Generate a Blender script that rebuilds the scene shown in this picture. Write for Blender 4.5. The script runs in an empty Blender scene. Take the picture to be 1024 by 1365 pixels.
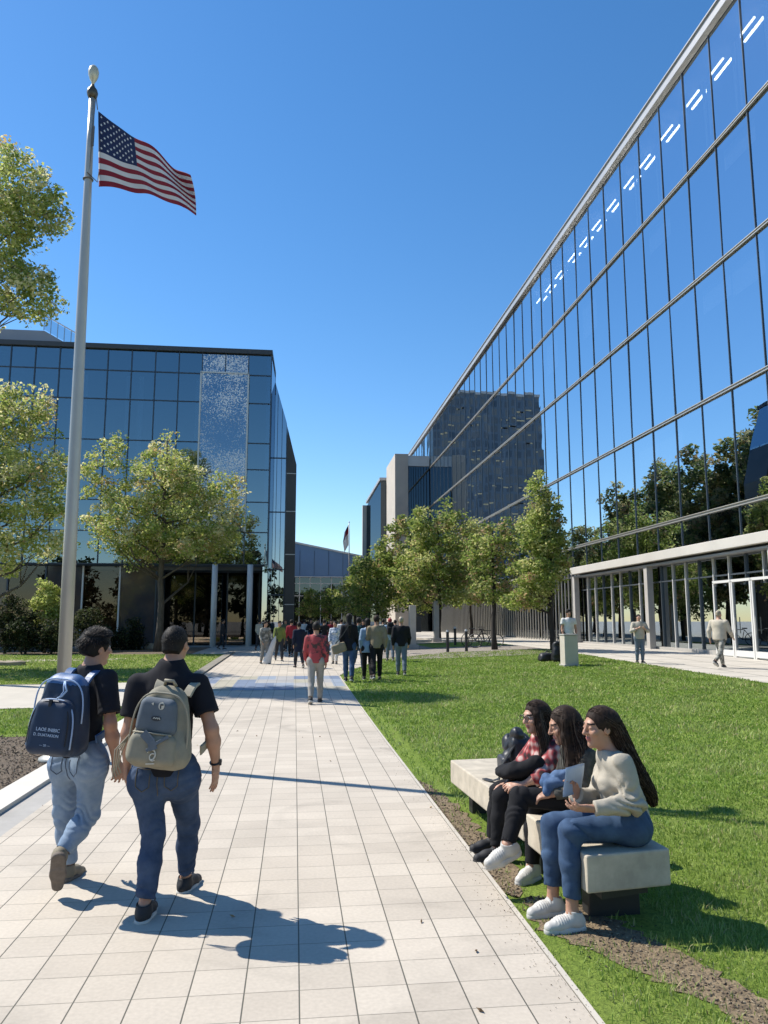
import bpy, bmesh, math, random
import numpy as np
from mathutils import Vector, Matrix
S = bpy.context.scene; C = S.collection
random.seed(7); rng = np.random.default_rng(7)
R = math.radians
# ------------------------------------------------------------------ camera numbers and the ground
FPX, CAMH, VPX, VPY = 1015.0, 1.75, 393.0, 828.0
TH = math.atan((VPY-682.5)/FPX); PS = math.atan((512-VPX)*math.cos(TH)/FPX)
def ray(x, y):
    a = (x-512)/FPX; b = -(y-682.5)/FPX
    w = math.cos(TH)-b*math.sin(TH); v = math.sin(TH)+b*math.cos(TH)
    return a*math.cos(PS)+w*math.sin(PS), -a*math.sin(PS)+w*math.cos(PS), v
def sstep(t): t = min(1, max(0, t)); return t*t*(3-2*t)
def g(X, Y): return .3*sstep((Y-10)/30)+.2*sstep((X-4)/8)*sstep((Y-6)/12)
def gp(x, y):
    dx, dy, dz = ray(x, y); z = 0
    for _ in range(20):
        t = (z-CAMH)/dz; z = g(dx*t, dy*t)
    return Vector((dx*t, dy*t, z))
def at(x, y, Y):
    dx, dy, dz = ray(x, y); t = Y/dy
    return Vector((dx*t, Y, CAMH+dz*t))
# ------------------------------------------------------------------ object helpers
def tag(o, label=None, cat=None, group=None, kind=None):
    if label: o['label'] = label
    if cat: o['category'] = cat
    if group: o['group'] = group
    if kind: o['kind'] = kind
    return o
def empty(name, loc=(0, 0, 0), rz=0):
    o = bpy.data.objects.new(name, None); C.objects.link(o)
    o.location = loc; o.rotation_euler = (0, 0, rz); o.empty_display_size = .2
    return o
def link(name, me, mats, parent=None, smooth=False):
    if not isinstance(mats, (list, tuple)): mats = [mats]
    for m in mats:
        if len(me.materials) < len(mats): me.materials.append(m)
    me.shade_smooth() if smooth else me.shade_flat()
    o = bpy.data.objects.new(name, me); C.objects.link(o)
    if parent: o.parent = parent
    return o
def npmesh(name, V, F, mi=None):
    """V (n,3); F (m,k) faces all of k corners."""
    me = bpy.data.meshes.new(name); V = np.asarray(V, np.float32); F = np.asarray(F, np.int32)
    m, k = F.shape
    me.vertices.add(len(V)); me.vertices.foreach_set('co', V.ravel())
    me.loops.add(m*k); me.loops.foreach_set('vertex_index', F.ravel())
    me.polygons.add(m); me.polygons.foreach_set('loop_start', np.arange(0, m*k, k, dtype=np.int32))
    me.polygons.foreach_set('loop_total', np.full(m, k, np.int32))
    if mi is not None: me.polygons.foreach_set('material_index', np.asarray(mi, np.int32))
    me.update(calc_edges=True); me.validate()
    return me
class MB:
    def __init__(s): s.v = []; s.f = []; s.m = []; s.cur = 0
    def add(s, vs, fs):
        b = len(s.v); s.v += [tuple(v) for v in vs]; s.f += [tuple(b+i for i in f) for f in fs]; s.m += [s.cur]*len(fs)
    def box(s, c, d, rz=0, rot=None):
        x, y, z = d[0]/2, d[1]/2, d[2]/2
        P = [Vector(p) for p in ((-x,-y,-z),(x,-y,-z),(x,y,-z),(-x,y,-z),(-x,-y,z),(x,-y,z),(x,y,z),(-x,y,z))]
        mt = rot if rot is not None else Matrix.Rotation(rz, 3, 'Z')
        s.add([mt@p+Vector(c) for p in P], [(0,3,2,1),(4,5,6,7),(0,1,5,4),(1,2,6,5),(2,3,7,6),(3,0,4,7)]); return s
    def prism(s, poly, z0, z1):
        n = len(poly); zz = z1 if hasattr(z1, '__len__') else [z1]*n
        s.add([(p[0], p[1], z0) for p in poly]+[(p[0], p[1], zz[i]) for i, p in enumerate(poly)],
              [tuple(range(n-1, -1, -1)), tuple(range(n, 2*n))]+[(i, (i+1) % n, (i+1) % n+n, i+n) for i in range(n)]); return s
    def tube(s, pts, rad, n=8, cap=True):
        pts = [Vector(p) for p in pts]; rad = rad if hasattr(rad, '__len__') else [rad]*len(pts)
        vs = []; T0 = (pts[1]-pts[0]).normalized()
        A = T0.orthogonal().normalized()
        for i, p in enumerate(pts):
            T = (pts[min(i+1, len(pts)-1)]-pts[max(i-1, 0)]).normalized()
            A = (A-T*A.dot(T)).normalized(); B = T.cross(A)
            for k in range(n):
                a = 2*math.pi*k/n; vs.append(p+(A*math.cos(a)+B*math.sin(a))*rad[i])
        fs = [(i*n+k, i*n+(k+1) % n, (i+1)*n+(k+1) % n, (i+1)*n+k) for i in range(len(pts)-1) for k in range(n)]
        if cap: fs += [tuple(range(n-1, -1, -1)), tuple(range((len(pts)-1)*n, len(pts)*n))]
        s.add(vs, fs); return s
    def lathe(s, c, prof, n=20):
        s.tube([(c[0], c[1], c[2]+z+i*1e-6) for i, (r, z) in enumerate(prof)], [max(r, 1e-4) for r, z in prof], n); return s
    def ribbon(s, pts, nrm, w, t):
        """flat strap: pts centre line, nrm outward normals, width w, thickness t"""
        vs = []; pts = [Vector(p) for p in pts]
        for i, p in enumerate(pts):
            T = (pts[min(i+1, len(pts)-1)]-pts[max(i-1, 0)]).normalized(); N = Vector(nrm[i]); N = (N-T*N.dot(T)).normalized(); B = T.cross(N)
            for a, b in ((-.5, 0), (.5, 0), (.42, 1), (-.42, 1)): vs.append(p+B*w*a+N*t*b)
        fs = [(i*4+k, i*4+(k+1) % 4, i*4+4+(k+1) % 4, i*4+4+k) for i in range(len(pts)-1) for k in range(4)]
        fs += [(3, 2, 1, 0), tuple(range(len(vs)-4, len(vs)))]
        s.add(vs, fs); return s
    def mesh(s, name):
        me = bpy.data.meshes.new(name); me.from_pydata(s.v, [], s.f); me.polygons.foreach_set('material_index', s.m)
        bm = bmesh.new(); bm.from_mesh(me); bmesh.ops.recalc_face_normals(bm, faces=bm.faces); bm.to_mesh(me); bm.free(); me.update(); return me
    def build(s, name, mats, parent=None, smooth=False, bevel=0):
        o = link(name, s.mesh(name), mats, parent, smooth)
        if bevel:
            md = o.modifiers.new('bevel', 'BEVEL'); md.width = bevel; md.segments = 2; md.limit_method = 'ANGLE'
        return o
def smooth_by_angle(o, a=40):
    for p in o.data.polygons: p.use_smooth = True
    try: o.data.set_sharp_from_angle(angle=R(a))
    except Exception: pass
    return o
# ------------------------------------------------------------------ materials
def NT(name):
    m = bpy.data.materials.new(name); m.use_nodes = True; nt = m.node_tree
    return m, nt, nt.nodes, nt.links, nt.nodes['Principled BSDF']
def c4(c): return (*c[:3], 1)
def M(name, col, rough=.6, metal=0, spec=.5, var=0, vscale=5, col2=None, bump=0, bscale=40, bdist=.02, trans=0, sss=0, det=4, stretch=None, coat=0, thr=None):
    m, nt, N, L, P = NT(name)
    P.inputs['Base Color'].default_value = c4(col); P.inputs['Roughness'].default_value = rough
    P.inputs['Metallic'].default_value = metal; P.inputs['Specular IOR Level'].default_value = spec
    P.inputs['Coat Weight'].default_value = coat
    tc = N.new('ShaderNodeTexCoord'); src = tc.outputs['Object']
    if stretch:
        mp = N.new('ShaderNodeMapping'); mp.inputs['Scale'].default_value = stretch; L.new(src, mp.inputs[0]); src = mp.outputs[0]
    if var or col2:
        n = N.new('ShaderNodeTexNoise'); n.inputs['Scale'].default_value = vscale; n.inputs['Detail'].default_value = det; n.inputs['Roughness'].default_value = .62
        L.new(src, n.inputs[0])
        r = N.new('ShaderNodeValToRGB')
        lo, hi = thr or (.3, .7)
        r.color_ramp.elements[0].position = lo; r.color_ramp.elements[1].position = hi
        c2 = col2 or [min(1, c*(1+var)) for c in col]; c1 = col if col2 else [c*(1-var) for c in col]
        r.color_ramp.elements[0].color = c4(c1); r.color_ramp.elements[1].color = c4(c2)
        L.new(n.outputs[0], r.inputs[0]); L.new(r.outputs[0], P.inputs['Base Color'])
    if bump:
        n2 = N.new('ShaderNodeTexNoise'); n2.inputs['Scale'].default_value = bscale; n2.inputs['Detail'].default_value = 5; L.new(src, n2.inputs[0])
        b = N.new('ShaderNodeBump'); b.inputs['Strength'].default_value = bump; b.inputs['Distance'].default_value = bdist
        L.new(n2.outputs[0], b.inputs['Height']); L.new(b.outputs[0], P.inputs['Normal'])
    if trans:
        t = N.new('ShaderNodeBsdfTranslucent'); mx = N.new('ShaderNodeMixShader'); mx.inputs[0].default_value = trans
        o = N['Material Output']
        if P.inputs['Base Color'].links: L.new(P.inputs['Base Color'].links[0].from_socket, t.inputs[0])
        else: t.inputs[0].default_value = c4(col)
        L.new(P.outputs[0], mx.inputs[1]); L.new(t.outputs[0], mx.inputs[2]); L.new(mx.outputs[0], o.inputs[0])
    if sss:
        P.inputs['Subsurface Weight'].default_value = sss; P.inputs['Subsurface Radius'].default_value = (.012, .005, .003); P.inputs['Subsurface Scale'].default_value = 1
    return m
def MG(name, tint, inner, refl, rough=.0, grow=.2, wav=0, dark=None):
    """coated facade glass: mirror-like coat over see-through tinted pane"""
    m, nt, N, L, P = NT(name); N.remove(P); o = N['Material Output']
    gl = N.new('ShaderNodeBsdfGlossy'); gl.inputs[0].default_value = c4(tint); gl.inputs['Roughness'].default_value = rough
    tr = N.new('ShaderNodeBsdfTransparent'); tr.inputs[0].default_value = c4(inner)
    lw = N.new('ShaderNodeLayerWeight'); lw.inputs[0].default_value = .5
    mm = N.new('ShaderNodeMath'); mm.operation = 'MULTIPLY_ADD'; mm.use_clamp = True; mm.inputs[1].default_value = grow; mm.inputs[2].default_value = refl
    L.new(lw.outputs['Facing'], mm.inputs[0])
    ge = N.new('ShaderNodeNewGeometry'); bf = N.new('ShaderNodeMath'); bf.operation = 'SUBTRACT'; bf.inputs[0].default_value = 1; L.new(ge.outputs['Backfacing'], bf.inputs[1])
    m2 = N.new('ShaderNodeMath'); m2.operation = 'MULTIPLY'; L.new(mm.outputs[0], m2.inputs[0]); L.new(bf.outputs[0], m2.inputs[1]); mm = m2
    mx = N.new('ShaderNodeMixShader'); L.new(mm.outputs[0], mx.inputs[0]); L.new(tr.outputs[0], mx.inputs[1]); L.new(gl.outputs[0], mx.inputs[2]); L.new(mx.outputs[0], o.inputs[0])
    if wav:
        tc = N.new('ShaderNodeTexCoord'); n = N.new('ShaderNodeTexNoise'); n.inputs['Scale'].default_value = .7; n.inputs['Detail'].default_value = 1
        b = N.new('ShaderNodeBump'); b.inputs['Strength'].default_value = wav; b.inputs['Distance'].default_value = .05
        L.new(tc.outputs['Object'], n.inputs[0]); L.new(n.outputs[0], b.inputs['Height']); L.new(b.outputs[0], gl.inputs['Normal'])
    return m
def ME(name, col, s):
    m, nt, N, L, P = NT(name); P.inputs['Emission Color'].default_value = c4(col); P.inputs['Emission Strength'].default_value = s; P.inputs['Base Color'].default_value = c4(col); return m
# ------------------------------------------------------------------ world, sun, camera
SUN_AZ = math.atan2(-.876, .483); SUN_EL = R(50)
w = bpy.data.worlds.new("World"); S.world = w; w.use_nodes = True
bg = w.node_tree.nodes['Background']; sk = w.node_tree.nodes.new('ShaderNodeTexSky'); sk.sky_type = 'NISHITA'
sk.sun_disc = False; sk.sun_elevation = SUN_EL; sk.sun_rotation = SUN_AZ; sk.air_density = 1.0; sk.dust_density = .1; sk.ozone_density = 2.4; sk.altitude = 0
bg.inputs[1].default_value = .135
hsv = w.node_tree.nodes.new('ShaderNodeHueSaturation'); hsv.inputs['Saturation'].default_value = 1.27
w.node_tree.links.new(sk.outputs[0], hsv.inputs['Color']); w.node_tree.links.new(hsv.outputs[0], bg.inputs[0])
sl = bpy.data.lights.new('sun', 'SUN'); sl.energy = 5.0; sl.angle = R(.5); sl.color = (1, .95, .86)
so = bpy.data.objects.new('sun', sl); C.objects.link(so)
sd = Vector((math.sin(SUN_AZ)*math.cos(SUN_EL), math.cos(SUN_AZ)*math.cos(SUN_EL), math.sin(SUN_EL)))
so.rotation_euler = sd.to_track_quat('Z', 'Y').to_euler(); so.location = sd*60
cam = bpy.data.cameras.new('camera'); co = bpy.data.objects.new('camera', cam); C.objects.link(co); S.camera = co
cam.sensor_fit = 'HORIZONTAL'; cam.sensor_width = 36; cam.lens = FPX/1024*36; cam.clip_end = 6000; cam.clip_start = .05
co.location = (0, 0, CAMH); co.rotation_euler = (math.pi/2+TH, 0, -PS)
S.view_settings.view_transform = 'Standard'; S.view_settings.look = 'None'; S.view_settings.exposure = .45; S.view_settings.gamma = 1
S.cycles.use_denoising = True; S.cycles.max_bounces = 8; S.cycles.transparent_max_bounces = 12; S.cycles.diffuse_bounces = 3; S.cycles.glossy_bounces = 4
S.cycles.sample_clamp_indirect = 6; S.cycles.caustics_reflective = False; S.cycles.caustics_refractive = False
# ------------------------------------------------------------------ ground
def sheet(name, ys, xl, xr, dz, nx, mat, skirt=0):
    V = []; F = []
    for y in ys:
        a, b = xl(y), xr(y)
        for i in range(nx+1):
            x = a+(b-a)*i/nx; V.append((x, y, g(x, y)+dz))
    n = nx+1; m = len(ys)
    F = [(j*n+i, j*n+i+1, j*n+n+i+1, j*n+n+i) for j in range(m-1) for i in range(nx)]
    if skirt:
        b0 = len(V)
        for j, y in enumerate(ys):
            for i in (0, nx): x, yy, z = V[j*n+i]; V.append((x, yy, z-skirt))
        for j in range(m-1):
            F.append((j*n, j*n+n, b0+2*j+2, b0+2*j)); F.append((j*n+nx, b0+2*j+1, b0+2*j+3, j*n+n+nx))
    return link(name, npmesh(name, V, F), mat, smooth=not skirt)
def lerp_fn(pts):
    xs = [p[0] for p in pts]; vs = [p[1] for p in pts]
    return lambda y: float(np.interp(y, xs, vs))
m_ground = M('plaza concrete', (.42, .39, .35), .8, var=.12, vscale=.6, bump=.1, bscale=30)
xs = np.concatenate([[-1500, -300, -80], np.arange(-24, 26, 2.0), [60, 300, 1500]]); ys = np.concatenate([[-1500, -200, -40], np.arange(-8, 60, 2.0), [90, 200, 500, 2500]])
V = [(x, y, g(x, y)) for y in ys for x in xs]; n = len(xs)
F = [(j*n+i, j*n+i+1, j*n+n+i+1, j*n+n+i) for j in range(len(ys)-1) for i in range(n-1)]
tag(link('ground', npmesh('ground', V, F), m_ground, smooth=True), kind='structure')

TX, TY, XR = .257, .262, 1.335
def tile_mat(name, paint=False):
    m, nt, N, L, P = NT(name); tc = N.new('ShaderNodeTexCoord')
    mp = N.new('ShaderNodeMapping'); mp.inputs['Location'].default_value = (-XR/TX+20, .1, 0); mp.inputs['Scale'].default_value = (1/TX, 1/TY, 1)
    L.new(tc.outputs['Object'], mp.inputs[0])
    fr = N.new('ShaderNodeVectorMath'); fr.operation = 'FRACTION'; L.new(mp.outputs[0], fr.inputs[0])
    fl = N.new('ShaderNodeVectorMath'); fl.operation = 'FLOOR'; L.new(mp.outputs[0], fl.inputs[0])
    sx = N.new('ShaderNodeSeparateXYZ'); L.new(fr.outputs[0], sx.inputs[0])
    def edge(sock, wd, wob):
        a = N.new('ShaderNodeMath'); a.operation = 'SUBTRACT'; a.inputs[1].default_value = .5; L.new(sock, a.inputs[0])
        b = N.new('ShaderNodeMath'); b.operation = 'ABSOLUTE'; L.new(a.outputs[0], b.inputs[0])
        c = N.new('ShaderNodeMapRange'); c.inputs[1].default_value = .5-wd; c.inputs[2].default_value = .5-wd*.55; L.new(b.outputs[0], c.inputs[0]); return c.outputs[0]
    e1 = edge(sx.outputs[0], .017, 0); e2 = edge(sx.outputs[1], .013, 0)
    mxm = N.new('ShaderNodeMath'); mxm.operation = 'MAXIMUM'; L.new(e1, mxm.inputs[0])
    # transverse joints are packed a little fuller, so they read fainter
    e2m = N.new('ShaderNodeMath'); e2m.operation = 'MULTIPLY'; e2m.inputs[1].default_value = .72; L.new(e2, e2m.inputs[0]); L.new(e2m.outputs[0], mxm.inputs[1])
    wn = N.new('ShaderNodeTexWhiteNoise'); wn.noise_dimensions = '2D'; L.new(fl.outputs[0], wn.inputs['Vector'])
    r = N.new('ShaderNodeValToRGB'); L.new(wn.outputs['Value'], r.inputs[0])
    if paint:
        r.color_ramp.interpolation = 'CONSTANT'; E = r.color_ramp.elements
        cols = [(0, (.15, .19, .27)), (.3, (.37, .34, .26)), (.55, (.24, .28, .34)), (.72, (.42, .38, .32)), (.86, (.34, .33, .32))]
        E[0].position = 0; E[0].color = c4(cols[0][1]); E[1].position = cols[1][0]; E[1].color = c4(cols[1][1])
        for p, c in cols[2:]: e = E.new(p); e.color = c4(c)
        # painted blocks cover several tiles each
        mp2 = N.new('ShaderNodeMapping'); mp2.inputs['Scale'].default_value = (.5/TX, .25/TY, 1); L.new(tc.outputs['Object'], mp2.inputs[0])
        f2 = N.new('ShaderNodeVectorMath'); f2.operation = 'FLOOR'; L.new(mp2.outputs[0], f2.inputs[0]); L.new(f2.outputs[0], wn.inputs['Vector'])
    else:
        r.color_ramp.elements[0].color = (.455, .395, .32, 1); r.color_ramp.elements[1].color = (.525, .46, .375, 1)
    n1 = N.new('ShaderNodeTexNoise'); n1.inputs['Scale'].default_value = 1.3; n1.inputs['Detail'].default_value = 5; L.new(tc.outputs['Object'], n1.inputs[0])
    n2 = N.new('ShaderNodeTexNoise'); n2.inputs['Scale'].default_value = 45; n2.inputs['Detail'].default_value = 4; L.new(tc.outputs['Object'], n2.inputs[0])
    def mult(a, b, lo, hi):
        mr = N.new('ShaderNodeMapRange'); mr.inputs[1].default_value = .3; mr.inputs[2].default_value = .7; mr.inputs[3].default_value = lo; mr.inputs[4].default_value = hi; L.new(b, mr.inputs[0])
        v = N.new('ShaderNodeVectorMath'); v.operation = 'SCALE'; L.new(a, v.inputs[0]); L.new(mr.outputs[0], v.inputs['Scale']); return v.outputs[0]
    col = mult(r.outputs[0], n1.outputs[0], .9, 1.06); col = mult(col, n2.outputs[0], .93, 1.06)
    # a few water and dirt stains
    vs = N.new('ShaderNodeTexNoise'); vs.inputs['Scale'].default_value = .9; vs.inputs['Detail'].default_value = 6; vs.inputs['Distortion'].default_value = 1.2
    mps = N.new('ShaderNodeMapping'); mps.inputs['Location'].default_value = (3.1, 1.7, 0); L.new(tc.outputs['Object'], mps.inputs[0]); L.new(mps.outputs[0], vs.inputs[0])
    st = N.new('ShaderNodeMapRange'); st.inputs[1].default_value = .57; st.inputs[2].default_value = .72; st.inputs[3].default_value = 1; st.inputs[4].default_value = .78; L.new(vs.outputs[0], st.inputs[0])
    v = N.new('ShaderNodeVectorMath'); v.operation = 'SCALE'; L.new(col, v.inputs[0]); L.new(st.outputs[0], v.inputs['Scale']); col = v.outputs[0]
    mx = N.new('ShaderNodeMix'); mx.data_type = 'RGBA'; L.new(mxm.outputs[0], mx.inputs['Factor']); L.new(col, mx.inputs[6]); mx.inputs[7].default_value = (.085, .08, .06, 1)
    L.new(mx.outputs[2], P.inputs['Base Color']); P.inputs['Roughness'].default_value = .75
    inv = N.new('ShaderNodeMath'); inv.operation = 'MULTIPLY_ADD'; inv.inputs[1].default_value = -1; inv.inputs[2].default_value = 1; L.new(mxm.outputs[0], inv.inputs[0])
    ad = N.new('ShaderNodeMath'); ad.operation = 'MULTIPLY_ADD'; ad.inputs[1].default_value = .12; L.new(n2.outputs[0], ad.inputs[0]); L.new(inv.outputs[0], ad.inputs[2])
    bp = N.new('ShaderNodeBump'); bp.inputs['Strength'].default_value = .35; bp.inputs['Distance'].default_value = .006; L.new(ad.outputs[0], bp.inputs['Height']); L.new(bp.outputs[0], P.inputs['Normal'])
    return m
yy = np.concatenate([np.arange(-6, 46, 1.0), [46, 60, 90, 130]])
XLc = lerp_fn([(-10, -2.34), (14, -2.34), (24, -2.72), (36, -2.72), (36.1, -3.1), (130, -3.1)])
XRc = lerp_fn([(-10, XR), (23.4, XR), (31, 3.6), (37, 9), (37.1, 9), (130, 11.3)])
tag(sheet('path', yy, XLc, XRc, .022, 8, tile_mat('path tiles'), .05), kind='structure')
yb = np.arange(19.1, 23.5, .4)
tag(sheet('painted_path_band', yb, lambda y: -2.55, lambda y: XR-.02, .027, 4, tile_mat('painted tiles', True)), kind='structure')
m_conc = M('pale concrete', (.48, .435, .365), .8, var=.08, vscale=2, bump=.15, bscale=60, bdist=.004)
m_concg = M('grey concrete', (.36, .34, .31), .85, var=.14, vscale=2.5, bump=.25, bscale=80, bdist=.004)
m_curb = M('white kerb stone', (.58, .54, .47), .75, var=.06, vscale=3, bump=.1, bscale=60, bdist=.004)
ye = np.concatenate([np.arange(-6, 15.4, .8), [15.4]])
tag(sheet('path_border', ye, lambda y: -2.62, lambda y: -2.34, .018, 1, m_concg, .04), kind='structure')
tag(sheet('kerb', ye, lambda y: -2.93, lambda y: -2.62, .06, 1, m_curb, .08), kind='structure')
m_kerb2 = M('worn brown kerb', (.22, .2, .16), .85, var=.2, vscale=3)
yk = np.arange(22.6, 36.3, .8)
tag(sheet('lawn_kerb', yk, lambda y: -3.02, lambda y: -2.72, .07, 1, m_kerb2, .08), kind='structure')
tag(sheet('path_edging', np.arange(-6, 23.5, 1.0), lambda y: XR+.002, lambda y: XR+.03, .024, 1, m_conc, .04), kind='structure')
# the side path on the left and the paved walk along the glass building
ysp = np.arange(0, 1.01, .1)
def quadsheet(name, A, B, D_, Cc, dz, mat, n=12):
    V = []; F = []
    for j in range(n+1):
        for i in range(n+1):
            u, v = i/n, j/n
            x = (A[0]*(1-u)+B[0]*u)*(1-v)+(D_[0]*(1-u)+Cc[0]*u)*v; y = (A[1]*(1-u)+B[1]*u)*(1-v)+(D_[1]*(1-u)+Cc[1]*u)*v
            V.append((x, y, g(x, y)+dz))
    F = [(j*(n+1)+i, j*(n+1)+i+1, (j+1)*(n+1)+i+1, (j+1)*(n+1)+i) for j in range(n) for i in range(n)]
    return link(name, npmesh(name, V, F), mat, smooth=True)
tag(quadsheet('side_path', (-30, 14.2), (-2.5, 16.4), (-30, 17.6), (-2.5, 21.9), .014, m_conc), kind='structure')
m_walk = M('sidewalk slabs', (.50, .455, .39), .75, var=.1, vscale=1.2, bump=.1, bscale=30)
def joints(m, sy):
    nt = m.node_tree; N = nt.nodes; L = nt.links; P = N['Principled BSDF']; src = P.inputs['Base Color'].links[0].from_socket
    b = N.new('ShaderNodeTexBrick'); b.offset = 0; b.inputs['Scale'].default_value = 1; b.inputs['Mortar Size'].default_value = .03; b.inputs['Brick Width'].default_value = sy; b.inputs['Row Height'].default_value = sy
    b.inputs['Color1'].default_value = (1, 1, 1, 1); b.inputs['Color2'].default_value = (.93, .93, .93, 1); b.inputs['Mortar'].default_value = (.3, .3, .28, 1)
    tc = N.new('ShaderNodeTexCoord'); L.new(tc.outputs['Object'], b.inputs[0])
    mx = N.new('ShaderNodeMix'); mx.data_type = 'RGBA'; mx.blend_type = 'MULTIPLY'; mx.inputs['Factor'].default_value = 1
    L.new(src, mx.inputs[6]); L.new(b.outputs[0], mx.inputs[7]); L.new(mx.outputs[2], P.inputs['Base Color'])
joints(m_walk, 1.4)
yw = np.concatenate([np.arange(-6, 50, 2.0), [50, 70, 112]])
tag(sheet('sidewalk', yw, lambda y: 11.45, lambda y: 16.6, .012, 6, m_walk), kind='structure')

def grass_mat(name, a, b, c, dirt=None):
    m, nt, N, L, P = NT(name); tc = N.new('ShaderNodeTexCoord')
    def noise(s, d, lo, hi, rough=.6, st=None):
        n = N.new('ShaderNodeTexNoise'); n.inputs['Scale'].default_value = s; n.inputs['Detail'].default_value = d; n.inputs['Roughness'].default_value = rough
        src = tc.outputs['Object']
        if st:
            mp = N.new('ShaderNodeMapping'); mp.inputs['Scale'].default_value = st; L.new(src, mp.inputs[0]); src = mp.outputs[0]
        L.new(src, n.inputs[0])
        r = N.new('ShaderNodeMapRange'); r.inputs[1].default_value = lo; r.inputs[2].default_value = hi; L.new(n.outputs[0], r.inputs[0]); return r.outputs[0], n.outputs[0]
    f1, _ = noise(1.1, 6, .35, .68); f2, h2 = noise(38, 5, .3, .7, .75); f3, _ = noise(.35, 4, .5, .75)
    mx = N.new('ShaderNodeMix'); mx.data_type = 'RGBA'; mx.inputs[6].default_value = c4(a); mx.inputs[7].default_value = c4(b); L.new(f1, mx.inputs['Factor'])
    m2 = N.new('ShaderNodeMix'); m2.data_type = 'RGBA'; m2.blend_type = 'MULTIPLY'; m2.inputs['Factor'].default_value = 1; L.new(mx.outputs[2], m2.inputs[6])
    r = N.new('ShaderNodeValToRGB'); r.color_ramp.elements[0].color = (.5, .55, .5, 1); r.color_ramp.elements[1].color = (1.35, 1.3, 1.2, 1); L.new(f2, r.inputs[0]); L.new(r.outputs[0], m2.inputs[7])
    m3 = N.new('ShaderNodeMix'); m3.data_type = 'RGBA'; L.new(m2.outputs[2], m3.inputs[6]); m3.inputs[7].default_value = c4(c)
    k = N.new('ShaderNodeMath'); k.operation = 'MULTIPLY'; k.inputs[1].default_value = .45; L.new(f3, k.inputs[0]); L.new(k.outputs[0], m3.inputs['Factor'])
    L.new(m3.outputs[2], P.inputs['Base Color']); P.inputs['Roughness'].default_value = .9; P.inputs['Specular IOR Level'].default_value = .15
    bp = N.new('ShaderNodeBump'); bp.inputs['Strength'].default_value = .8; bp.inputs['Distance'].default_value = .05; L.new(h2, bp.inputs['Height']); L.new(bp.outputs[0], P.inputs['Normal'])
    return m
m_lawn = grass_mat('lawn turf', (.18, .26, .045), (.24, .32, .065), (.34, .35, .13))
m_lawn2 = grass_mat('dry lawn turf', (.22, .28, .06), (.29, .34, .10), (.40, .37, .18))
yl = np.concatenate([np.arange(-6, 37, .75)])
LX = lerp_fn([(-10, XR+.03), (23.4, XR+.03), (31, 3.6), (36.5, 9.2)])
RX = lerp_fn([(-10, 11.4), (30, 11.4), (36.5, 10.2)])
tag(sheet('lawn', yl, LX, RX, .01, 14, m_lawn), kind='structure')
tag(sheet('left_lawn', np.arange(0, 1.001, .05)*14+21.4, lerp_fn([(21.4, -24), (35.4, -24)]), lerp_fn([(21.4, -3.02), (36, -3.02)]), .01, 8, m_lawn2), kind='structure')
tag(quadsheet('near_left_lawn', (-24, 10.5), (-2.93, 12.6), (-24, 14.6), (-2.93, 16.3), .008, m_lawn), kind='structure')
m_dirt = M('bare dirt', (.12, .085, .05), .95, col2=(.26, .195, .115), vscale=14, bump=.9, bscale=45, bdist=.03, det=8)
m_mulch = M('mulch bed', (.07, .05, .035), .95, col2=(.21, .16, .11), vscale=38, bump=1, bscale=38, bdist=.04, det=8)
tag(sheet('mulch_bed', np.concatenate([np.arange(-6, 12.8, .5)]), lambda y: -24, lambda y: -2.93, .006, 10, m_mulch), kind='structure')
tag(sheet('planting_bed', np.arange(35.4, 44.6, .8), lambda y: -26, lambda y: -4.6, .008, 6, m_mulch), kind='structure')
m_sand = M('tan gravel path', (.40, .35, .28), .9, var=.15, vscale=2, bump=.3, bscale=40)
tag(quadsheet('gravel_strip', (-24, 28.6), (-7.2, 31.0), (-24, 29.5), (-6.6, 32.4), .013, m_sand), kind='structure')
tag(sheet('gravel_bed', np.arange(30.5, 47, .8), lerp_fn([(30.5, 3.4), (36.5, 4.2), (47, 5)]), lambda y: 11.4, .026, 6, M('grey gravel', (.17, .145, .12), .95, col2=(.33, .29, .25), vscale=9, bump=.8, bscale=15, bdist=.05, det=8)), kind='structure')
tag(sheet('far_lawn', np.arange(39, 46, .8), lambda y: 7.0, lambda y: 11.3, .036, 4, m_lawn), kind='structure')
# bare soil where the feet of the sitters have worn the lawn away
def blob_strip(name, ctr, mat, dz, seed):
    rr = np.random.default_rng(seed); L_ = []; Rr = []
    n = 40; ys_ = np.linspace(ctr[0][1], ctr[-1][1], n)
    cx = np.interp(ys_, [c[1] for c in ctr], [c[0] for c in ctr]); hw = np.interp(ys_, [c[1] for c in ctr], [c[2] for c in ctr])
    V = []
    jl = rr.normal(0, .025, n); jr = rr.normal(0, .025, n)
    for i in range(n):
        for x in (cx[i]-hw[i]+jl[i], cx[i], cx[i]+hw[i]+jr[i]): V.append((max(x, XR+.031), ys_[i], g(x, ys_[i])+dz))
    F = [(3*i+k, 3*i+k+1, 3*i+k+4, 3*i+k+3) for i in range(n-1) for k in range(2)]
    return link(name, npmesh(name, V, F), mat, smooth=True)
DIRT = [[(1.42, 5.0, .02), (1.45, 5.3, .12), (1.43, 6.2, .16), (1.43, 7.2, .16), (1.40, 8.1, .1), (1.38, 8.6, .02)],
        [(2.25, 3.0, .16), (2.05, 3.6, .15), (1.85, 4.1, .2), (1.68, 4.5, .24), (1.62, 4.8, .2), (1.55, 5.0, .05)]]
for i, d in enumerate(DIRT): tag(blob_strip('dirt_patch', d, m_dirt, .015, 3+i), kind='structure')
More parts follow.
